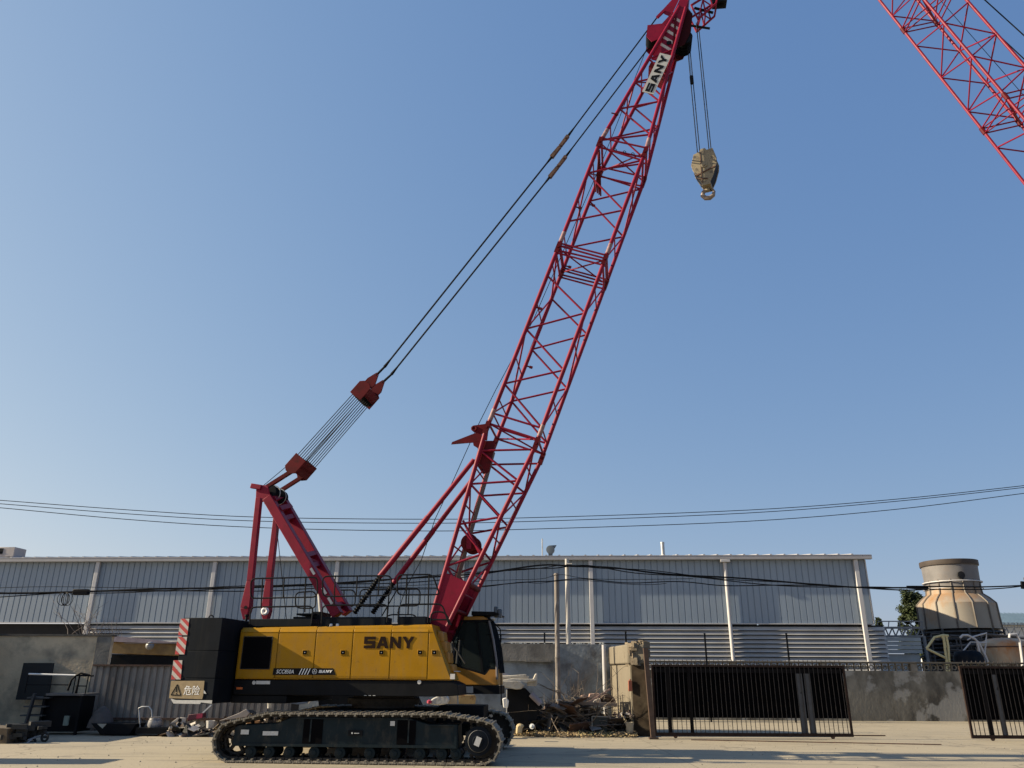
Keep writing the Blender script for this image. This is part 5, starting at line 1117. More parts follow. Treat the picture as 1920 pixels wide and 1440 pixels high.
# ================================================================== cables
cab_m = mat('black_cable', (.004, .005, .007), .7, spec=.1, var=.2)
pipe_g = 0
def cable(name, label, pts, Y, r, grp=None, amp=0, ph=0, sub=6, cat='cable'):
    P3 = [V(x, y, Y) for x, y in pts]; out = []
    for i in range(len(P3) - 1):
        a, b, c, d = P3[max(0, i - 1)], P3[i], P3[i + 1], P3[min(len(P3) - 1, i + 2)]
        for k in range(sub):
            t = k / sub; out.append(.5 * ((2 * b) + (-a + c) * t + (2 * a - 5 * b + 4 * c - d) * t * t + (-a + 3 * b - 3 * c + d) * t ** 3))
    out.append(P3[-1])
    for i, p in enumerate(out): p.z += amp * math.sin(i * .55 + ph) + amp * .6 * math.sin(i * .23 + ph * 2); p.y += amp * math.cos(i * .4 + ph)
    m = M().path(out, r, 6); return obj(name, m, cab_m, None, label, cat, grp)
PL = 'power lines sagging across the sky'
cable('power_line', 'topmost of the three power lines in the sky', [(-900, 836), (-500, 883), (-220, 916), (-60, 934), (0, 938), (240, 956), (480, 969.5), (780, 973.5), (1000, 970.5), (1400, 956.5), (1680, 936), (1920, 910.5), (2000, 901), (2200, 873), (2500, 831), (2900, 770)], 62, .028, PL)
cable('power_line', 'middle one of the three power lines in the sky', [(-900, 846), (-500, 891), (-220, 923), (-60, 941), (0, 944.5), (240, 963.5), (480, 977), (780, 981), (1000, 977.5), (1400, 962), (1680, 940), (1920, 914), (2000, 905), (2200, 877), (2500, 835), (2900, 775)], 63, .028, PL)
cable('power_line', 'lowest of the three power lines in the sky', [(-900, 850), (-500, 896), (-220, 929), (-60, 948), (0, 952), (240, 974), (480, 989), (780, 995.5), (1000, 992), (1400, 977.5), (1680, 955), (1920, 925), (2000, 915), (2200, 888), (2500, 848), (2900, 790)], 61, .028, PL)
UPR = [(-60, 1112), (0, 1113), (210, 1108), (420, 1101), (640, 1093), (860, 1078), (1000, 1063), (1066, 1060), (1140, 1064), (1250, 1075), (1400, 1087), (1600, 1100), (1740, 1103)]
G2 = 'black cable bundle strung along the workshop'
cable('telephone_cable', 'thick upper cable of the black bundle running off the white pole', UPR, 33.45, .034, G2, .03, 0)
cable('telephone_cable', 'slack cable looping just beneath the thick upper cable', [(x, y + 3) for x, y in UPR], 33.4, .02, G2, .06, 2)
cable('telephone_cable', 'thin cable winding around the thick upper cable', [(x, y + .5) for x, y in UPR], 33.35, .018, G2, .05, 4)
LW = [(-60, 1106), (0, 1107), (210, 1106), (480, 1104), (640, 1103), (860, 1098), (1000, 1090), (1048, 1083), (1110, 1087), (1200, 1091), (1300, 1091), (1400, 1094), (1600, 1099), (1740, 1104)]
cable('telephone_cable', 'lower wavy cable tied at the top of the brownish pole', [(x, y + 2) for x, y in LW], 27.1, .017, G2, .04, 1)
cable('telephone_cable', 'thin faint wire drawn above the lower wavy cable', [(x, y - 4) for x, y in LW[:9]] + [(1300, 1086)], 27.0, .009, G2, .03, 3)
cable('telephone_cable', 'lower thin cable sagging beneath the brownish pole top', [(700, 1104), (860, 1104), (960, 1092), (1000, 1096), (1048, 1088), (1150, 1093), (1250, 1092)], 27.05, .009, G2, .04, 5)
cable('telephone_cable', 'straight cable crossing in front of the cooling tower', [(1700, 1100), (1830, 1100), (1916, 1098)], 33.4, .028, G2, .01, 1)
cable('telephone_cable', 'slack cable hanging lowest in front of the cooling tower', [(1700, 1103), (1780, 1104), (1840, 1106), (1916, 1099)], 33.3, .022, G2, .02, 2)
m = M(); q = V(1922, 1099, 33.4); m.tube((q.x + .1, 33.4, 0), (q.x + .1, 33.4, q.z + .35), .11, 12, .09); po = obj('utility_pole', m, mat('dark_pole', (.05, .05, .055), .8), None, 'dark utility pole at the right edge holding the cable ends', 'pole')
m = M(); m.beam(q + Vector((-.15, 0, .05)), q + Vector((.2, 0, .0)), .1, .3); obj('cable_bracket', m, black, po)
for px_, yy, lb in ((2900, 770, 'far power line pole beyond the right edge of the photo'), (-900, 836, 'far power line pole beyond the left edge of the photo')):
    q = V(px_, yy, 62); m = M(); m.tube((q.x, 62, 0), (q.x, 62, q.z + .3), .18, 12, .12); pq = obj('power_pole', m, bpy.data.materials['white_pole'], None, lb, 'pole', 'poles of the power line')
    m = M(); m.beam((q.x - .1, 60.6, q.z - .1), (q.x - .1, 63.4, q.z - .1), .12, .12); obj('cross_arm', m, trim, pq)
m = M(); q = V(152, 1111, 33.3); m.box(Frame(q, 0), -.32, .32, -.1, .1, -.1, .13); obj('junction_box', m, black, None, 'small black junction box hanging on the cables at the left', 'junction box', bevel=.03)
m = M(); q = V(119, 1123, 33.3)
for k in range(4): m.ring(q + Vector((k * .04, k * .02, 0)), (math.sin(k), 1, .1), .26, .013, 22, 5)
obj('cable_coil', m, cab_m, None, 'coil of spare black cable hanging left of the junction box', 'cable coil')
# ================================================================== LEFT SIDE
YL = 26.6
lw1 = V(208, 1195, YL); lw0x = V(-420, 1200, YL).x; zl = V(150, 1193, YL).z
m = M(); m.box(WD, lw0x, lw1.x, YL, YL + .24, 0, zl)
wl_ = obj('yard_wall', m, conc_l, None, 'stained plastered wall with dead shrub above it at the left edge', 'wall', flat=True)
m = M(); m.box(WD, lw0x, lw1.x + .05, YL - .04, YL + .28, zl + .001, zl + .06); obj('wall_coping', m, coping, wall_r if False else wl_)
m = M(); m.box(WD, lw1.x - .42, lw1.x + .03, YL - .03, YL - .001, 0, zl - .01); obj('wall_end_pier', m, conc, wl_, flat=True)
# corrugated fence
YFc = 25.9
f0, f1 = V(166, 1300, YFc).x, V(545, 1300, YFc).x; zf = V(250, 1246, YFc).z
froot = empty('corrugated_fence', ((f0 + f1) / 2, YFc, 0), 'grey brown corrugated sheet fence with thin railings on top behind the counterweight', 'fence')
m = M(); vs = []; fs = []; x = f0; pr = []
while x < f1: pr += [(x, 0), (x + .10, 0), (x + .125, .05), (x + .185, .05)]; x += .21
for px_, d in pr: vs += [(px_, YFc + d, .03), (px_, YFc + d, zf - .05)]
for i in range(len(pr) - 1): fs.append((2 * i, 2 * i + 2, 2 * i + 3, 2 * i + 1))
m.add(vs, fs); obj('corrugated_sheet', m, mat('old_sheet_metal', (.25, .23, .205), .6, var=.15, scale=2, dirt=(.13, .11, .09), dscale=1.1, dlo=.42, dhi=.7, stretch=(1, 1, .4)), froot, flat=True)
m = M(); m.box(WD, f0, f1, YFc - .05, YFc + .06, zf - .05, zf); m.box(WD, f0, f1, YFc - .045, YFc - .005, .35, .41); obj('fence_rail', m, rust, froot)
zr2 = V(250, 1207, YFc).z; m0 = M(); m0.beam((f0 + .9, YFc, zf), (f0 + .9, YFc, zr2), .018, .018); fb0 = obj('railing_bar', m0, mat('railing_brown', (.12, .09, .07), .7, var=.3), froot)
for i in range(1, 30): dup(fb0, (i * .145, 0, 0))
m = M(); m.box(WD, f0 + .85, f1, YFc - .02, YFc + .02, zr2 + .001, zr2 + .03); obj('railing_top', m, bpy.data.materials['railing_brown'], froot)
# parked machine behind the fence
pm = empty('parked_crane', V(270, 1240, 31), 'dirty yellow telescopic boom of a parked machine seen over the corrugated fence', 'parked crane'); pm.location.z = 0; ORG[pm.name] = Vector(pm.location)
m = M(); c = [V(x, y, 31) for x, y in ((206, 1225), (345, 1230), (345, 1208), (206, 1203))]; m.prism(c, (0, .55, 0)); obj('telescopic_boom', m, mat('dirty_machine_yellow', (.22, .14, .05), .7, var=.25, scale=3, dirt=(.12, .07, .04), dscale=2), pm, bevel=.03)
m = M(); c = [V(x, y, 30.9) for x, y in ((208, 1203), (345, 1208), (345, 1205.5), (212, 1192))]; m.prism(c, (0, .5, 0)); obj('boom_cover', m, mat('faded_pink_sheet', (.32, .26, .27), .7, var=.2), pm)
m = M(); q = V(281, 1211, 30.75); m.lathe(q, [(.05, -.14), (.13, -.08), (.15, 0), (.13, .08), (.05, .14)], 18, (0, 1, 0)); obj('round_lamp', m, mat('lamp_grey', (.2, .205, .21), .5), pm)
m = M(); m.box(WD, V(212, 1200, 31).x, V(345, 1200, 31).x, 31.1, 33, .4, V(250, 1228, 31).z)
for i in range(4): x = V(222, 1300, 31).x + i * .75; m.lathe((x, 31.05, .45), [(.2, 0), (.45, .01), (.45, .3), (.2, .31)], 22, (0, 1, 0))
obj('machine_chassis', m, black, pm)
# dead shrub
twig = mat('dry_twigs', (.17, .14, .12), .9, var=.3)
def shrub(name, label, base, n, hgt, sprd, mt, seed, r0=.014, cat='shrub'):
    random.seed(seed); m = M()
    for i in range(n):
        p = Vector(base) + Vector((random.gauss(0, sprd * .35), random.gauss(0, .15), 0)); d = Vector((random.gauss(0, .5), random.gauss(0, .3), 1)).normalized(); pts = [p.copy()]; L_ = hgt * (.4 + .6 * random.random())
        for k in range(6):
            d = (d + Vector((random.gauss(0, .22), random.gauss(0, .15), random.gauss(0, .1)))).normalized(); p = p + d * L_ / 6; pts.append(p.copy())
            if k > 1 and random.random() < .8:
                d2 = (d + Vector((random.gauss(0, .8), random.gauss(0, .4), random.gauss(.1, .3)))).normalized(); m.path([p, p + d2 * L_ * .15, p + d2 * L_ * .28 + Vector((random.gauss(0, .03), 0, random.gauss(0, .05)))], [r0 * .45, r0 * .35, r0 * .2], 4)
        m.path(pts, [r0 * (1 - .13 * k) for k in range(7)], 4)
    return obj(name, m, mt, None, label, cat)
shrub('dead_shrub', 'tall leafless shrub reaching up to the cables above the left wall', V(160, 1192, 27.6), 9, 1.7, 1.2, twig, 3)
shrub('dead_shrub', 'low tangle of bare twigs on top of the wall near its right end', V(188, 1193, 27.4), 26, .55, 1.2, twig, 5, .010)
# dark leaning board
m = M(); c = [V(x, y, 26.2) for x, y in ((29, 1312), (90, 1312), (101, 1243), (44, 1243))]; m.prism(c, (0, .04, 0)); obj('leaning_board', m, mat('dark_board', (.010, .012, .013), .7, var=.3), None, 'big dark board leaning on the left wall', 'board')
# work platform
YP = 24.6
wp_ = empty('work_platform', (V(110, 1370, YP).x, YP, 0), 'dark steel work stand with white handrail and steps at the left', 'work stand')
m = M(); zt1, zt2, zdk = V(110, 1264, YP).z, V(110, 1284, YP).z, V(110, 1300, YP).z; xa, xb = V(54, 1264, YP).x, V(166, 1266, YP).x
xs = V(143, 1264, YP).x
m.tube((xa, YP, zt1), (xs, YP, zt1 - .03), .025, 8); obj('top_rail', m, white, wp_)
m = M(); m.tube((xs, YP, zt1 - .03), (xb + .15, YP, zt1 - .04), .025, 8); m.tube((xa, YP, zt2), (xs - .1, YP, zt2), .016, 6); m.tube((xs + .05, YP, zt2 - .03), (xb, YP, zt2 - .03), .016, 6)
for x in (xa, xs - .0, xb - .25, xb): m.tube((x, YP, zdk), (x, YP, zt1 - .02), .016, 6)
m.path([V(x, y, YP) for x, y in ((127, 1295), (134, 1275), (143, 1266), (152, 1262), (160, 1264), (168, 1266))], .03, 7); m.path([V(x, y, YP - .1) for x, y in ((141, 1300), (146, 1284), (149, 1268))], .028, 7)
obj('side_rail', m, black, wp_)
m = M(); m.box(WD, V(88, 1300, YP).x, xb - .02, YP - .05, YP + .9, zdk - .06, zdk); obj('platform_deck', m, mat('pale_edge', (.10, .10, .10), .6), wp_)
m = M(); m.box(WD, V(80, 1300, YP).x, xb - .1, YP + .1, YP + .85, .08, zdk - .08)
for x in (V(84, 1300, YP).x, xb - .12): m.box(WD, x, x + .07, YP - .04, YP + .03, 0, zdk - .062)
obj('platform_cabinet', m, black, wp_)
m = M()
for k in range(6): x = V(62 - k * 3, 1300, YP).x; z = zdk - .1 - k * .24; m.box(WD, x - .1, x + .55, YP - .1, YP + .5, max(.01, z - .04), max(.05, z))
m.beam((V(70, 1300, YP).x, YP - .12, zdk), (V(48, 1375, YP).x, YP - .12, .05), .05, .12, (0, 1, 0)); obj('steps', m, mat('dark_steps', (.04, .045, .05), .6, var=.3), wp_)
m = M(); a = V(124, 1352, YP - .1); m.box(Frame(a, 0), -.08, .06, 0, .05, -.12, .14); obj('pale_tag', m, mat('tag_green', (.16, .2, .17), .6), wp_)
# low junk
def junk_box(name, label, cat, pts, Y, dep, mt, bevel=.01, grp=None):
    m = M(); m.prism([V(x, y, Y) for x, y in pts], (0, dep, 0)); return obj(name, m, mt, None, label, cat, grp, bevel=bevel)
def ground_y(px, py): return G(px, py).y
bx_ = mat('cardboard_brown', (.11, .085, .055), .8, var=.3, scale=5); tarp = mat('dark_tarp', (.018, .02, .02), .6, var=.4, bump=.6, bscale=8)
junk_box('wooden_crate', 'brownish crate standing at the left edge of the photo', 'crate', ((-30, 1401), (12, 1401), (14, 1366), (-30, 1362)), 21.6, .8, bx_)
m = M(); rnd = random.Random(4)
for i in range(26):
    f_ = Frame((V(15 + rnd.random() * 45, 1390, 21.9).x, 21.7 + rnd.random() * .8, .05 + rnd.random() * .35), rnd.random() * 180); s_ = .06 + rnd.random() * .2; m.box(f_, -s_, s_, -s_ * .5, s_ * .5, -.04, s_ * .4)
obj('scrap_heap', m, tarp, None, 'low dark scrap heap beside the brownish crate', 'scrap', kind='stuff', flat=True)
tr_ = empty('hand_cart', V(75, 1390, 22.3), 'small cart with thin steel shafts lying at the left beside the dark heap', 'cart'); tr_.location.z = 0; ORG[tr_.name] = Vector(tr_.location)
m = M(); m.tube(V(52, 1388, 22.0), V(86, 1376, 22.4), .022, 6); m.tube(V(50, 1394, 21.8), V(66, 1381, 22.2), .018, 6); obj('shaft', m, steel, tr_)
for x, y in ((60, 1392), (84, 1382)): m = M(); q = V(x, y, 22.2); m.ring(q, (.3, 1, 0), .10, .03, 18, 6); m.tube(q - Vector((0, .04, 0)), q + Vector((0, .04, 0)), .03, 8); obj('wheel', m, rubber, tr_)
# wheelbarrow-like trough
m = M(); Yt = 24.4; c = [V(x, y, Yt) for x, y in ((188, 1378), (242, 1379), (256, 1357), (170, 1356))]; m.prism(c, (0, .7, 0)); tg = obj('mortar_trough', m, black, None, 'black steel trough on the ground in front of the corrugated fence', 'trough', bevel=.02)
m = M(); m.prism([V(x, y, Yt - .01) for x, y in ((182, 1357), (200, 1357), (192, 1366))], (0, .009, 0)); obj('cement_splash', m, mat('cement_pale', (.36, .34, .28), .9), tg)
m = M(); c = V(190, 1350, 24.9)
m.lathe((c.x, 24.9, V(190, 1357, 24.9).z - .1), [(.36, 0), (.32, .2), (.24, .38), (.12, .52), (.03, .58)], 16); obj('sand_mound', m, mat('grey_sand', (.085, .075, .07), .95, var=.3, bump=.6), None, 'small grey mound heaped behind the black trough', 'sand', sharp=60)
# hand truck with pot
ht = empty('hand_truck', (V(275, 1375, 24.6).x, 24.6, 0), 'hand truck with bent tube handle in front of the fence', 'hand truck')
m = M(); m.path([V(x, y, 24.6) for x, y in ((263, 1372), (261, 1335), (260, 1328), (266, 1325), (279, 1325), (284, 1331), (285, 1345), (285, 1372))], .018, 7); obj('tube_handle', m, steel, ht)
m = M(); m.box(WD, V(256, 1376, 24.4).x, V(330, 1376, 24.4).x, 24.3, 25.0, .06, .22); obj('load_plate', m, black, ht)
m = M(); q = V(286, 1366, 24.5); m.lathe((q.x, 24.6, .225), [(.17, 0), (.2, .06), (.18, .18), (.15, .2), (.15, .25), (.17, .27)], 22); m.ring((q.x, 24.6, .44), (0, 0, 1), .16, .015, 20, 5); obj('cooking_pot', m, mat('dull_aluminium', (.28, .28, .29), .45, .4, var=.3), None, 'dull metal pot standing on the hand truck', 'pot', sharp=40)
# scrap pile left of the track
sh_w = mat('pale_scrap_board', (.46, .42, .37), .8, var=.15, scale=6, dirt=(.25, .2, .16), dscale=5); sh_d = mat('dirty_scrap', (.12, .085, .065), .85, var=.5, scale=5); maroon = mat('maroon_sheet', (.10, .02, .03), .6, var=.2); pinkr = mat('crimson_sheet', (.38, .03, .07), .5, var=.2)
Yd = 24.6
fbb = junk_box('perforated_panel', 'pale panel with two round holes propped on the scrap left of the track', 'panel', ((328, 1363), (345, 1364), (349, 1346), (338, 1345)), Yd, .04, sh_w)
m = M()
for x, y in ((337, 1350.5), (336, 1358.5)): m.lathe(V(x, y, Yd - .012), [(.055, 0), (.055, .01)], 16, (0, 1, 0))
obj('panel_hole', m, black, fbb)
junk_box('plank', 'short pale plank poking out left of the holed panel', 'plank', ((318, 1357), (322, 1358), (338, 1350), (334, 1345)), Yd + .1, .05, sh_w)
j_ = junk_box('tool_box', 'maroon metal box with crimson end above the scrap behind the track', 'box', ((351, 1352), (379, 1346), (380, 1337), (353, 1340)), Yd + .2, .3, maroon); 
m = M(); m.prism([V(x, y, Yd + .19) for x, y in ((368, 1348), (379, 1345.5), (380, 1337.5), (369, 1339))], (0, .008, 0)); obj('crimson_end', m, pinkr, j_)
m = M(); m.beam(V(380, 1337, Yd + .3), V(396, 1322, Yd + .3), .035, .035); obj('white_batten', m, white, None, 'thin white batten slanting up to the counterweight behind the scrap', 'batten')
def bucket(label, px, pyb, pyt, Y, mt, wpx, base_z=None):
    zb, zt_ = V(px, pyb, Y).z, V(px, pyt, Y).z; r = (V(px + wpx / 2, pyb, Y).x - V(px, pyb, Y).x); c = (V(px, pyb, Y).x, Y, zb)
    m = M(); m.lathe(c, [(r * .82, 0), (r, zt_ - zb - .03), (r * 1.06, zt_ - zb - .025), (r * 1.06, zt_ - zb), (r * .95, zt_ - zb), (r * .8, .02)], 24); b = obj('bucket', m, mt, None, label, 'bucket', 'plastic buckets among the rubbish', sharp=40)
    m = M(); m.path([(c[0] + r * math.cos(a), Y - r * .5, zt_ - .02 - .12 * math.sin(a)) for a in [PI * k / 10 for k in range(11)]], .005, 4); obj('bucket_handle', m, steel, b)
bk_m = mat('white_bucket_plastic', (.50, .49, .46), .5, var=.1, dirt=(.3, .26, .2), dscale=8)
bucket('white bucket standing on the scrap just left of the track', 393.5, 1365, 1351, Yd, bk_m, 15)
bucket('small white bucket under the deck behind the left end of the track', 505, 1328, 1317, Yd, bk_m, 9)
def scatter(name, label, x0, x1, y0, y1, Y0, Y1, n, mts, seed, smin=.05, smax=.22, flat_=.25):
    rnd = random.Random(seed); ms_ = [M() for _ in mts]
    for i in range(n):
        px = x0 + (x1 - x0) * rnd.random(); Y = Y0 + (Y1 - Y0) * rnd.random(); zt_ = V(px, y0 + (y1 - y0) * (1 - rnd.random() ** 1.6 * (1 - abs((px - x0) / (x1 - x0) * 2 - 1) ** 2)), Y).z
        q = V(px, 1300, Y); z = max(.03, zt_); L_, w_ = smin + (smax - smin) * rnd.random(), smin * .5 + (smax * .45) * rnd.random(); e = Matrix.Rotation(rnd.random() * PI, 3, 'Z') @ Matrix.Rotation(rnd.gauss(0, .5), 3, 'X') @ Matrix.Rotation(rnd.gauss(0, .5), 3, 'Y')
        c = [Vector((q.x, Y, z)) + e @ Vector((sx * L_ * (1 + .3 * rnd.random()), sy * w_ * (1 + .3 * rnd.random()), sz * L_ * flat_ * .3)) for sz in (-1, 1) for sx, sy in ((-1, -1), (1, -1), (1, 1), (-1, 1))]
        ms_[rnd.randrange(len(mts))].hexa(c)
    o = obj(name, ms_[0], mts[0], None, label, 'rubbish', kind='stuff', flat=True)
    for mm, mt in zip(ms_[1:], mts[1:]):
        if mm.v: obj('rubbish_pieces', mm, mt, o, flat=True, kind='stuff')
scatter('rubbish_heap', 'heap of pale broken boards and scrap left of the crawler track', 318, 400, 1360, 1378, 24.2, 25.3, 90, [sh_d, sh_w, tarp], 11)
scatter('rubbish_heap', 'heap of boards and bags seen between the track and the deck', 400, 600, 1330, 1378, 24.6, 25.7, 170, [sh_d, sh_w, tarp, bx_], 12)
junk_box('sheet_of_board', 'long pale grey sheet sloping up behind the left end of the track', 'board', ((410, 1352), (462, 1344), (468, 1337), (462, 1329), (448, 1337)), 24.5, .05, mat('grey_sheet_board', (.30, .27, .25), .8, var=.15))
junk_box('cardboard_box', 'orange brown box seen over the left part of the track frame', 'box', ((458, 1364), (484, 1362), (486, 1352), (466, 1350)), 24.4, .3, mat('orange_card', (.26, .13, .05), .8, var=.2))
junk_box('tarpaulin_sheet', 'blue grey folded sheet showing under the crane deck', 'sheet', ((528, 1318), (560, 1321), (575, 1318), (590, 1304), (530, 1304)), 26.4, .3, mat('blue_tarp', (.09, .13, .20), .6, var=.3, bump=.5))
junk_box('white_foam_board', 'torn white board leaning under the crane deck, right of the blue sheet', 'board', ((577, 1320), (580, 1318), (598, 1306), (586, 1306)), 25.6, .05, sh_w)
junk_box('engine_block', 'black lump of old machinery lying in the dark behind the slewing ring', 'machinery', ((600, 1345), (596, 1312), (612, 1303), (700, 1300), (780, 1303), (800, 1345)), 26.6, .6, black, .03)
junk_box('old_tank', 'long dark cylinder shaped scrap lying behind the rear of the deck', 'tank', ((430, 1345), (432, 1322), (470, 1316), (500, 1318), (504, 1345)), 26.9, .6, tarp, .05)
# behind the slewing ring, right part
junk_box('plastic_sack', 'crumpled white sack lying under the front of the deck', 'sack', ((800, 1319), (812, 1309), (828, 1302), (838, 1304), (842, 1312), (838, 1321), (815, 1322)), 24.0, .35, mat('white_plastic', (.50, .49, .45), .5, var=.2, bump=.6, bscale=10), .03)
junk_box('foam_slab', 'cream slab standing between the white sack and the rusty plate', 'slab', ((834, 1323), (834, 1306), (842, 1301), (857, 1302), (857, 1323)), 24.3, .12, mat('cream_slab', (.46, .36, .23), .8, var=.15))
junk_box('rusty_plate', 'rust stained yellow plate standing under the cab', 'plate', ((860, 1322), (860, 1303), (890, 1303), (893, 1308), (890, 1322)), 24.3, .06, mat('rust_yellow_plate', (.38, .26, .11), .8, var=.2, scale=6, dirt=(.14, .04, .01), dscale=3, dlo=.5, dhi=.6))
m = M(); q = V(805, 1316, 24.0); m.lathe(q, [(.02, -.06), (.07, -.03), (.07, .03), (.02, .06)], 10); obj('red_valve_cap', m, pinkr, None, 'small red cap lying on the white sack', 'cap')
# ================================================================== RUBBISH RIGHT OF THE CRANE
wood_ = mat('weathered_board', (.15, .12, .10), .85, var=.3, scale=8)
foam = mat('white_foam', (.42, .39, .33), .8, var=.1, scale=8, bump=.4, bscale=18, dirt=(.26, .22, .16), dscale=4, dlo=.55, dhi=.7)
GS = 'broken white foam sheets on the heap right of the cab'
junk_box('foam_sheet', 'lowest white foam sheet, thick and torn at its right end', 'foam sheet', ((936, 1287), (936, 1276), (975, 1277), (984, 1284), (978, 1292), (968, 1293)), 24.8, .6, foam, .02, GS)
junk_box('foam_sheet', 'long cream foam sheet in the middle of the white stack', 'foam sheet', ((937, 1275), (960, 1272), (1000, 1273), (1008, 1276), (985, 1281), (950, 1278)), 24.9, .6, foam, .02, GS)
junk_box('foam_sheet', 'top cream foam sheet with ragged upper edge', 'foam sheet', ((938, 1273), (940, 1267), (962, 1266), (985, 1264), (992, 1268), (990, 1273), (965, 1271)), 25.1, .5, foam, .02, GS)
junk_box('foam_sheet', 'white foam piece turned up at the right end of the stack', 'foam sheet', ((988, 1286), (1007, 1286), (1008, 1263), (1004, 1263), (1000, 1272), (990, 1277)), 25.0, .3, foam, .02, GS)
junk_box('foam_wedge', 'grey triangular piece standing behind the grab rail of the cab', 'panel', ((936, 1274), (937, 1256), (956, 1266), (953, 1272)), 25.4, .1, mat('grey_plastic', (.24, .24, .27), .6))
m = M(); m.tube(V(995, 1301, 25.1), V(1014, 1320, 25.1), .085, 16); rl = obj('carpet_roll', m, mat('grey_roll', (.24, .22, .24), .7, var=.15), None, 'grey roll sloping down right of the foam stack', 'roll', bevel=.01)
junk_box('machine_cover', 'big black sheet metal housing under the foam stack', 'housing', ((950, 1372), (950, 1292), (985, 1290), (1018, 1325), (1012, 1335), (1000, 1370)), 25.3, .9, black, .03)
junk_box('white_canister', 'small white angular canister right of the far track', 'canister', ((944, 1327), (942, 1310), (949, 1308), (954, 1314), (952, 1328)), 24.6, .15, white, .02)
m = M(); m.tube(V(950, 1293, 24.4), V(950, 1340, 24.4), .014, 6); obj('thin_rod', m, steel, None, 'thin upright rod below the left end of the foam stack', 'rod')
junk_box('straw_pad', 'yellow pad lying on top of the far crawler track', 'pad', ((926, 1340), (928, 1334), (945, 1336), (944, 1341)), 23.1, .2, mat('pad_yellow', (.42, .38, .2), .9))
junk_box('cement_bag', 'cream bag lying beside the far end of the track', 'bag', ((967, 1378), (968, 1361), (974, 1357), (984, 1361), (979, 1366), (979, 1376)), 24.6, .4, mat('cream_bag', (.48, .38, .22), .8, var=.15, bump=.5), .05)
m = M(); q = V(997.5, 1362, 24.7); m.lathe(q, [(.0, -.02), (.075, -.018), (.075, .02), (.05, .022), (.02, .05)], 22, (-.3, -1, .2)); obj('white_disc', m, mat('white_disc_plastic', (.50, .52, .52), .5), None, 'white plastic disc leaning on the black housing', 'disc')
scatter('rubbish_heap', 'dark mixed rubbish piled against the grey wall', 945, 1180, 1322, 1380, 25.6, 27.6, 420, [tarp, sh_d, bx_], 21, .06, .24)
scatter('scrap_metal', 'bent metal offcuts and broken boards thrown on top of the branches', 1000, 1170, 1312, 1362, 25.3, 26.2, 46, [rust, wood_, tarp, mat('grey_offcut', (.2, .2, .2), .5, .3)], 51, .14, .42, .12)
# leaves along the foot of the heap
m = M(); rnd = random.Random(9)
for i in range(5200):
    t = rnd.random(); px = 962 + 232 * t; Y = 25.2 + rnd.gauss(0, .22) + (.35 if px < 1000 else 0); q = V(px, 1370, Y); z = .015 + abs(rnd.gauss(0, .05)); u = Vector((rnd.gauss(0, 1), rnd.gauss(0, 1), rnd.gauss(0, .7))).normalized(); v = u.orthogonal().normalized(); s_ = .018 + rnd.random() * .03
    p = Vector((q.x, Y, z)); m.add([p - u * s_, p + v * s_ * .5, p + u * s_, p - v * s_ * .5], [(0, 1, 2, 3)])
obj('dry_leaves', m, mat('dry_leaf_litter', (.26, .19, .10), .9, var=.6, scale=6, dirt=(.14, .16, .06), dscale=3), None, 'strip of dry leaves and weeds along the foot of the heap', 'leaves', kind='stuff', flat=True)
# branches
m = M(); rnd = random.Random(14)
for i in range(210):
    px = 1015 + rnd.random() * 120; Y = 25.3 + rnd.random() * 1.1; z = .05 + rnd.random() * rnd.random() * 1.15; p = Vector((V(px, 1340, Y).x, Y, z)); L_ = .5 + rnd.random() * 1.4; d = Vector((rnd.gauss(0, 1), rnd.gauss(0, .35), rnd.gauss(-.15, .45))).normalized(); pts = [p]
    for k in range(5):
        d = (d + Vector((rnd.gauss(0, .18), rnd.gauss(0, .1), rnd.gauss(0, .14)))).normalized(); q = pts[-1] + d * L_ / 5
        if q.z < .02: q.z = .02 + rnd.random() * .05
        pts.append(q)
        if rnd.random() < .5: e = (d + Vector((rnd.gauss(0, .7), rnd.gauss(0, .4), rnd.gauss(.1, .5)))).normalized(); m.path([q, q + e * .15, q + e * .3], [.007, .005, .002], 4)
    r = .006 + rnd.random() * .012; m.path(pts, [r * (1 - .14 * k) for k in range(6)], 5)
obj('branch_pile', m, mat('dead_branches', (.13, .105, .08), .9, var=.4, scale=6), None, 'tangled pile of dead branches in front of the planks', 'branches', kind='stuff')
# planks, curved plates on top
wood = mat('grey_plank', (.17, .135, .11), .85, var=.25, scale=8, stretch=(1, 6, 6)); brick = mat('pinkish_board', (.36, .24, .19), .85, var=.2, scale=5)
def plank(label, p, q, w_, t_, Y, mt, nm='plank'): m = M(); m.beam(V(*p, Y), V(*q, Y), w_, t_, (0, 0, 1)); return obj(nm, m, mt, None, label, nm)
plank('long grey plank lying across the top of the branches, its end at the right', (1046, 1317), (1156, 1321), .3, .09, 25.7, wood)
plank('thin steel channel lying behind the left half of the long plank', (1044, 1313), (1110, 1320), .12, .05, 26.1, steel, 'channel')
plank('brown pole sloping up over the curved plates to an eyelet', (1105, 1316), (1144, 1292), .05, .05, 25.7, brick, 'pole')
plank('thin board leaning left of the pale arched plate', (1073, 1311), (1086, 1297), .04, .05, 25.9, wood, 'board')
m = M(); m.ring(V(1146, 1291, 25.7), (0, 1, 0), .04, .014, 14, 5); obj('eyelet', m, rust, None, 'small iron eyelet at the top of the sloping brown pole', 'eyelet')
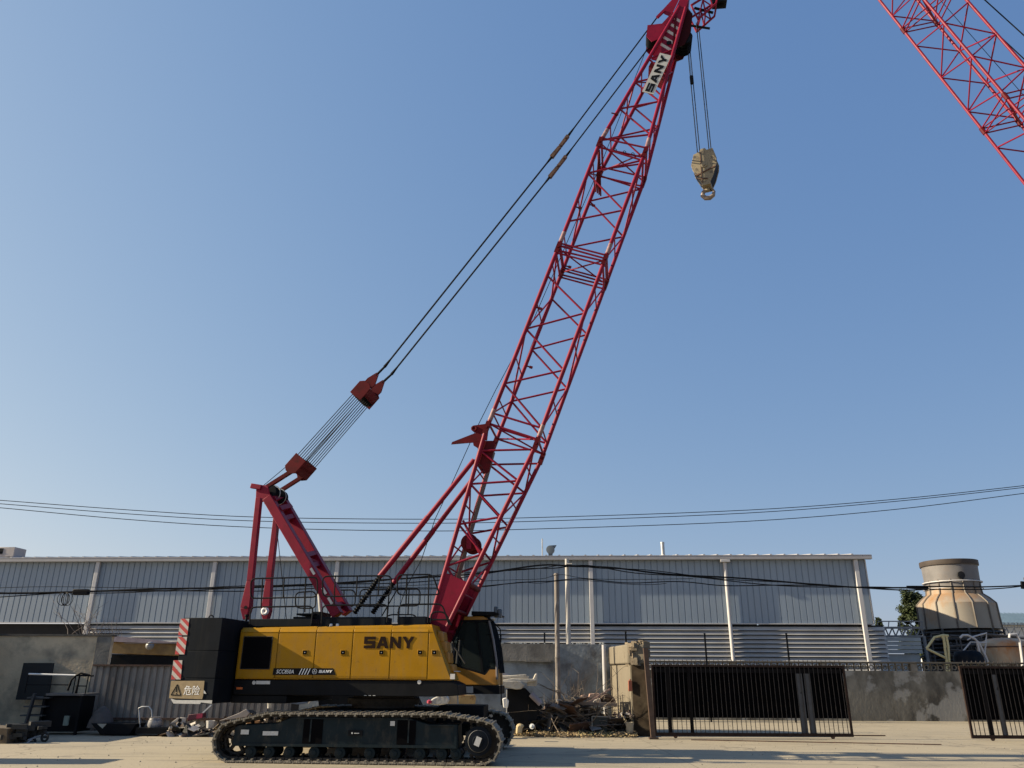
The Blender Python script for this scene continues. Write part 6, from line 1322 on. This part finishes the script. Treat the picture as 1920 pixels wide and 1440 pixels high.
def arch(label, cx, cy, r0, r1, Y, mt, a0=0, a1=PI, ex=1.0):
    m = M(); c = V(cx, cy, Y); n = 12; s_ = (V(cx + 10, cy, Y).x - c.x) / 10; o_ = [c + Vector((math.cos(a0 + (a1 - a0) * i / n) * r1 * s_ * ex, 0, math.sin(a0 + (a1 - a0) * i / n) * r1 * s_)) for i in range(n + 1)]; i_ = [c + Vector((math.cos(a0 + (a1 - a0) * i / n) * r0 * s_ * ex, 0, math.sin(a0 + (a1 - a0) * i / n) * r0 * s_)) for i in range(n + 1)]
    m.prism(o_ + i_[::-1], (0, .3, 0)); return obj('curved_plate', m, mt, None, label, 'curved plate', 'curved plates on top of the heap')
arch('pale arched plate standing on the left of the plank', 1096, 1314, 4, 10, 25.9, brick)
arch('brown half round plate leaning at the right of the heap top', 1140, 1318, 11, 15, 26.0, sh_d, 0, PI * .8, 1.0)
arch('large dark drum shell lying behind the sloping pole', 1136, 1318, 2, 17, 26.4, rust, 0, PI, .9)
junk_box('broken_board', 'pinkish flat board lying behind the sloping pole', 'board', ((1103, 1312), (1122, 1308), (1124, 1300), (1106, 1301)), 26.2, .3, brick)
junk_box('broken_board', 'small pale board end below the sloping pole', 'board', ((1112, 1318), (1127, 1318), (1126, 1309), (1114, 1313)), 25.8, .2, sh_w)
# dark cabinet, bucket, radiator
cbx = junk_box('old_cabinet', 'dark green open metal cabinet lying in front of the pier end of the heap', 'cabinet', ((1110, 1377), (1110, 1343), (1139, 1344), (1139, 1377)), 25.35, .5, mat('dark_green_metal', (.012, .02, .018), .6, var=.3), .01)
m = M(); e = .02
for p, q in (((1110, 1376), (1110, 1343)), ((1110, 1343), (1139, 1344))): m.beam(V(*p, 25.33), V(*q, 25.33), .03, .03, (0, 1, 0))
obj('cabinet_edge', m, mat('pale_metal_edge', (.2, .2, .19), .5), cbx)
bucket('dirty cream bucket standing at the foot of the gate pier', 1181, 1376, 1354, 25.2, mat('dirty_cream_plastic', (.40, .35, .25), .7, var=.15, dirt=(.22, .18, .12), dscale=7), 15)
m = M()
for i in range(5): m.beam(V(1164 + i * 4.6, 1340 + i * 1.3, 25.6), V(1164 + i * 4.6, 1316 + (i % 2), 25.6), .045, .05, (0, 1, 0))
m.beam(V(1160, 1337, 25.6), V(1187, 1345, 25.6), .05, .05, (0, 0, 1)); m.beam(V(1162, 1318, 25.6), V(1186, 1317, 25.6), .03, .04, (0, 0, 1)); obj('old_radiator', m, mat('radiator_brown', (.10, .085, .07), .7), None, 'short brown radiator leaning against the pier on the heap', 'radiator')
m = M(); q = V(1164, 1312, 25.7); m.lathe(q, [(.0, -.01), (.11, 0), (.0, .01)], 16, (1, -.25, .1)); obj('thin_disc', m, wood, None, 'thin brown disc standing on edge left of the radiator', 'disc')
plank('thin upright lath left of the radiator', (1169, 1330), (1167, 1302), .025, .02, 25.6, wood, 'lath')
scatter('plaster_rubble', 'bits of white plaster scattered below the radiator', 1140, 1186, 1328, 1345, 25.4, 25.7, 34, [sh_w, brick], 31, .02, .07)
m = M(); rnd = random.Random(2)
for i in range(26):
    a = V(1068 + rnd.random() * 25, 1300 + rnd.random() * 12, 28.15); m.path([a, a + Vector((rnd.random() * .3 - .05, 0, .25 + rnd.random() * .4)), a + Vector((rnd.random() * .7, 0, .5 + rnd.random() * .9))], [.007, .005, .002], 4)
obj('dry_creeper', m, twig, None, 'dry bare creeper stems on the dark wall right of the brownish pole', 'creeper')

# ================================================================== SECOND CRANE at the right
VPD = ray(197, -1833).normalized(); E1 = VPD.cross(Vector((0, 0, 1))).normalized(); E2 = E1.cross(VPD)
RHO = 32.0
def TB(phi, rho): p = rad(phi); return EYE + (E1 * math.cos(p) + E2 * math.sin(p)) * rho
CH = {1: TB(15.3, RHO), 4: TB(19.42, RHO), 2: TB(17.17, RHO * 1.035), 3: TB(17.53, RHO * .965)}
def BP2(k, q): return CH[k] + VPD * (q * RHO)
c2c = (CH[1] + CH[4]) / 2
base = c2c + VPD * (-(c2c.z - 1.8) / VPD.z); base.z = 0
cr2 = empty('second_crane', base, 'second crane at the upper right, only its red lattice boom and ropes in view', 'crane')
q0 = -(c2c.z - 1.8) / VPD.z / RHO
def sect(qa, qb, nm, taper=0):
    m = M(); seq = []; L_ = .606
    ks = [L_ + .0645 * k for k in range(-12, 9)]
    ks = [k for k in ks if qa + .004 <= k <= qb - .004]
    f = lambda k, q: BP2(k, q)
    for q in ks:
        for a in (1, 4):
            for b in (2, 3):
                for dq in (-.026, .039):
                    if qa <= q + dq <= qb: m.tube(f(a, q), f(b, q + dq), .031, 6)
    for q in (qa + .004, qb - .004):
        for a, b in ((1, 2), (2, 4), (4, 3), (3, 1), (1, 4), (2, 3)): m.tube(f(a, q), f(b, q), .03, 6)
    so = obj(nm, m, red, cr2)
    for k in (1, 2, 3, 4):
        m = M(); m.tube(f(k, qa), f(k, qb), .058, 10); obj('chord', m, red, so)
        m = M(); m.tube(f(k, qb) - VPD * .16, f(k, qb) + VPD * .16, .085, 8); obj('pin_joint', m, red_d, so)
    return so
for a, b in ((.377, .571), (.571, .768), (.768, .96)): sect(a, b, 'boom_section')
sect(.18, .377, 'boom_section'); sect(-.02, .18, 'boom_section')
m = M()
foot = [base + Vector((0, 0, 1.8)) + (CH[k] - c2c) * .35 * (1 if k in (1, 4, 2, 3) else 1) for k in (1, 2, 4, 3)]
for k, p in zip((1, 2, 4, 3), foot): m.tube(p, BP2(k, -.02), .06, 8)
obj('boom_foot', m, red, cr2)
m = M()
def rp(p, q, Ya, Yb, r): m.tube(V(*p, Ya), V(*q, Yb), r, 6)
rp((1840, -6), (2500, 592), 27, 27, .03); rp((1868, 62), (2500, 651), 27, 27, .028); rp((1756, -8), (2200, 500), 26, 26, .014); rp((1840, -6), (1600, -224), 27, 26.5, .03); MH = V(2500, 600, 27)
obj('pendant_rope', m, rope_m, cr2)
f2_ = Frame((base.x + 2.6, base.y, 0), 20)
m = M(); m.box(f2_, -3.2, 2.6, -1.5, 1.5, 1.35, 1.6); m.box(f2_, -.5, 2.5, -1.45, -.6, 1.601, 2.8); m.box(f2_, -.5, 2.5, .6, 1.45, 1.601, 2.8); obj('engine_housing', m, yellow, cr2, bevel=.03)
m = M(); m.beam(f2_.W(1.2, -.3, 2.8), MH, .3, .3); m.beam(f2_.W(2.6, .3, 2.8), MH, .15, .15); obj('mast_beam', m, red, cr2)
m = M(); m.box(f2_, 2.61, 3.6, -2.1, 2.1, 1.1, 3.0); obj('counterweight', m, navy, cr2, bevel=.03)
for s in (-1, 1):
    m = M(); m.prism([f2_.W(a, s * 1.8 - .4, z) for a, z in ((-3, .35), (-2.7, .05), (2.7, .05), (3, .35), (3, .7), (2.6, 1.0), (-2.6, 1.0), (-3, .7))], f2_.uy * .8); obj('crawler_track', m, chain_m, cr2, bevel=.05)
m = M(); m.lathe(f2_.W(0, 0, .5), [(.8, 0), (.8, .849)], 30); m.box(f2_, -1.2, 1.2, -1.35, 1.35, .4, .9); obj('car_body', m, black, cr2)
m = M(); m.beam(base + Vector((.3, 0, 1.5)), base + Vector((0, 0, 2.1)), .5, 1.2); obj('foot_bracket', m, black, cr2)

# ================================================================== just outside the left edge: unseen blocks added to throw the shade there
m = M(); xs_ = V(-22, 1225, 26.5).x - .2; m.box(WD, xs_ - 5, xs_, 22.3, 26.5, 0, 3.0); sh_ = obj('shade_caster_shed', m, conc_l, None, 'unseen low plastered shed added beyond the left edge to shade the yard', 'shed', flat=True)  # unseen shed shape, added to shade the left wall and yard
m = M(); m.box(WD, xs_ - 5.2, xs_ + .15, 22.1, 26.55, 3.002, 3.1); obj('shade_shed_roof', m, trim, sh_)
m = M(); m.box(WD, -20, -14, 16.9, 17.9, .1, 2.9); ct = obj('shade_caster_container', m, mat('shade_container_blue', (.03, .07, .14), .5, var=.15), None, 'unseen blue container added beyond the left edge to shade the foreground', 'container', bevel=.02)  # unseen box, added to throw the shade bands on the near ground
m = M()
for k in range(26): m.box(WD, -19.9 + k * .23, -19.8 + k * .23, 16.86, 16.899, .2, 2.8)
obj('shade_container_rib', m, bpy.data.materials['shade_container_blue'], ct)
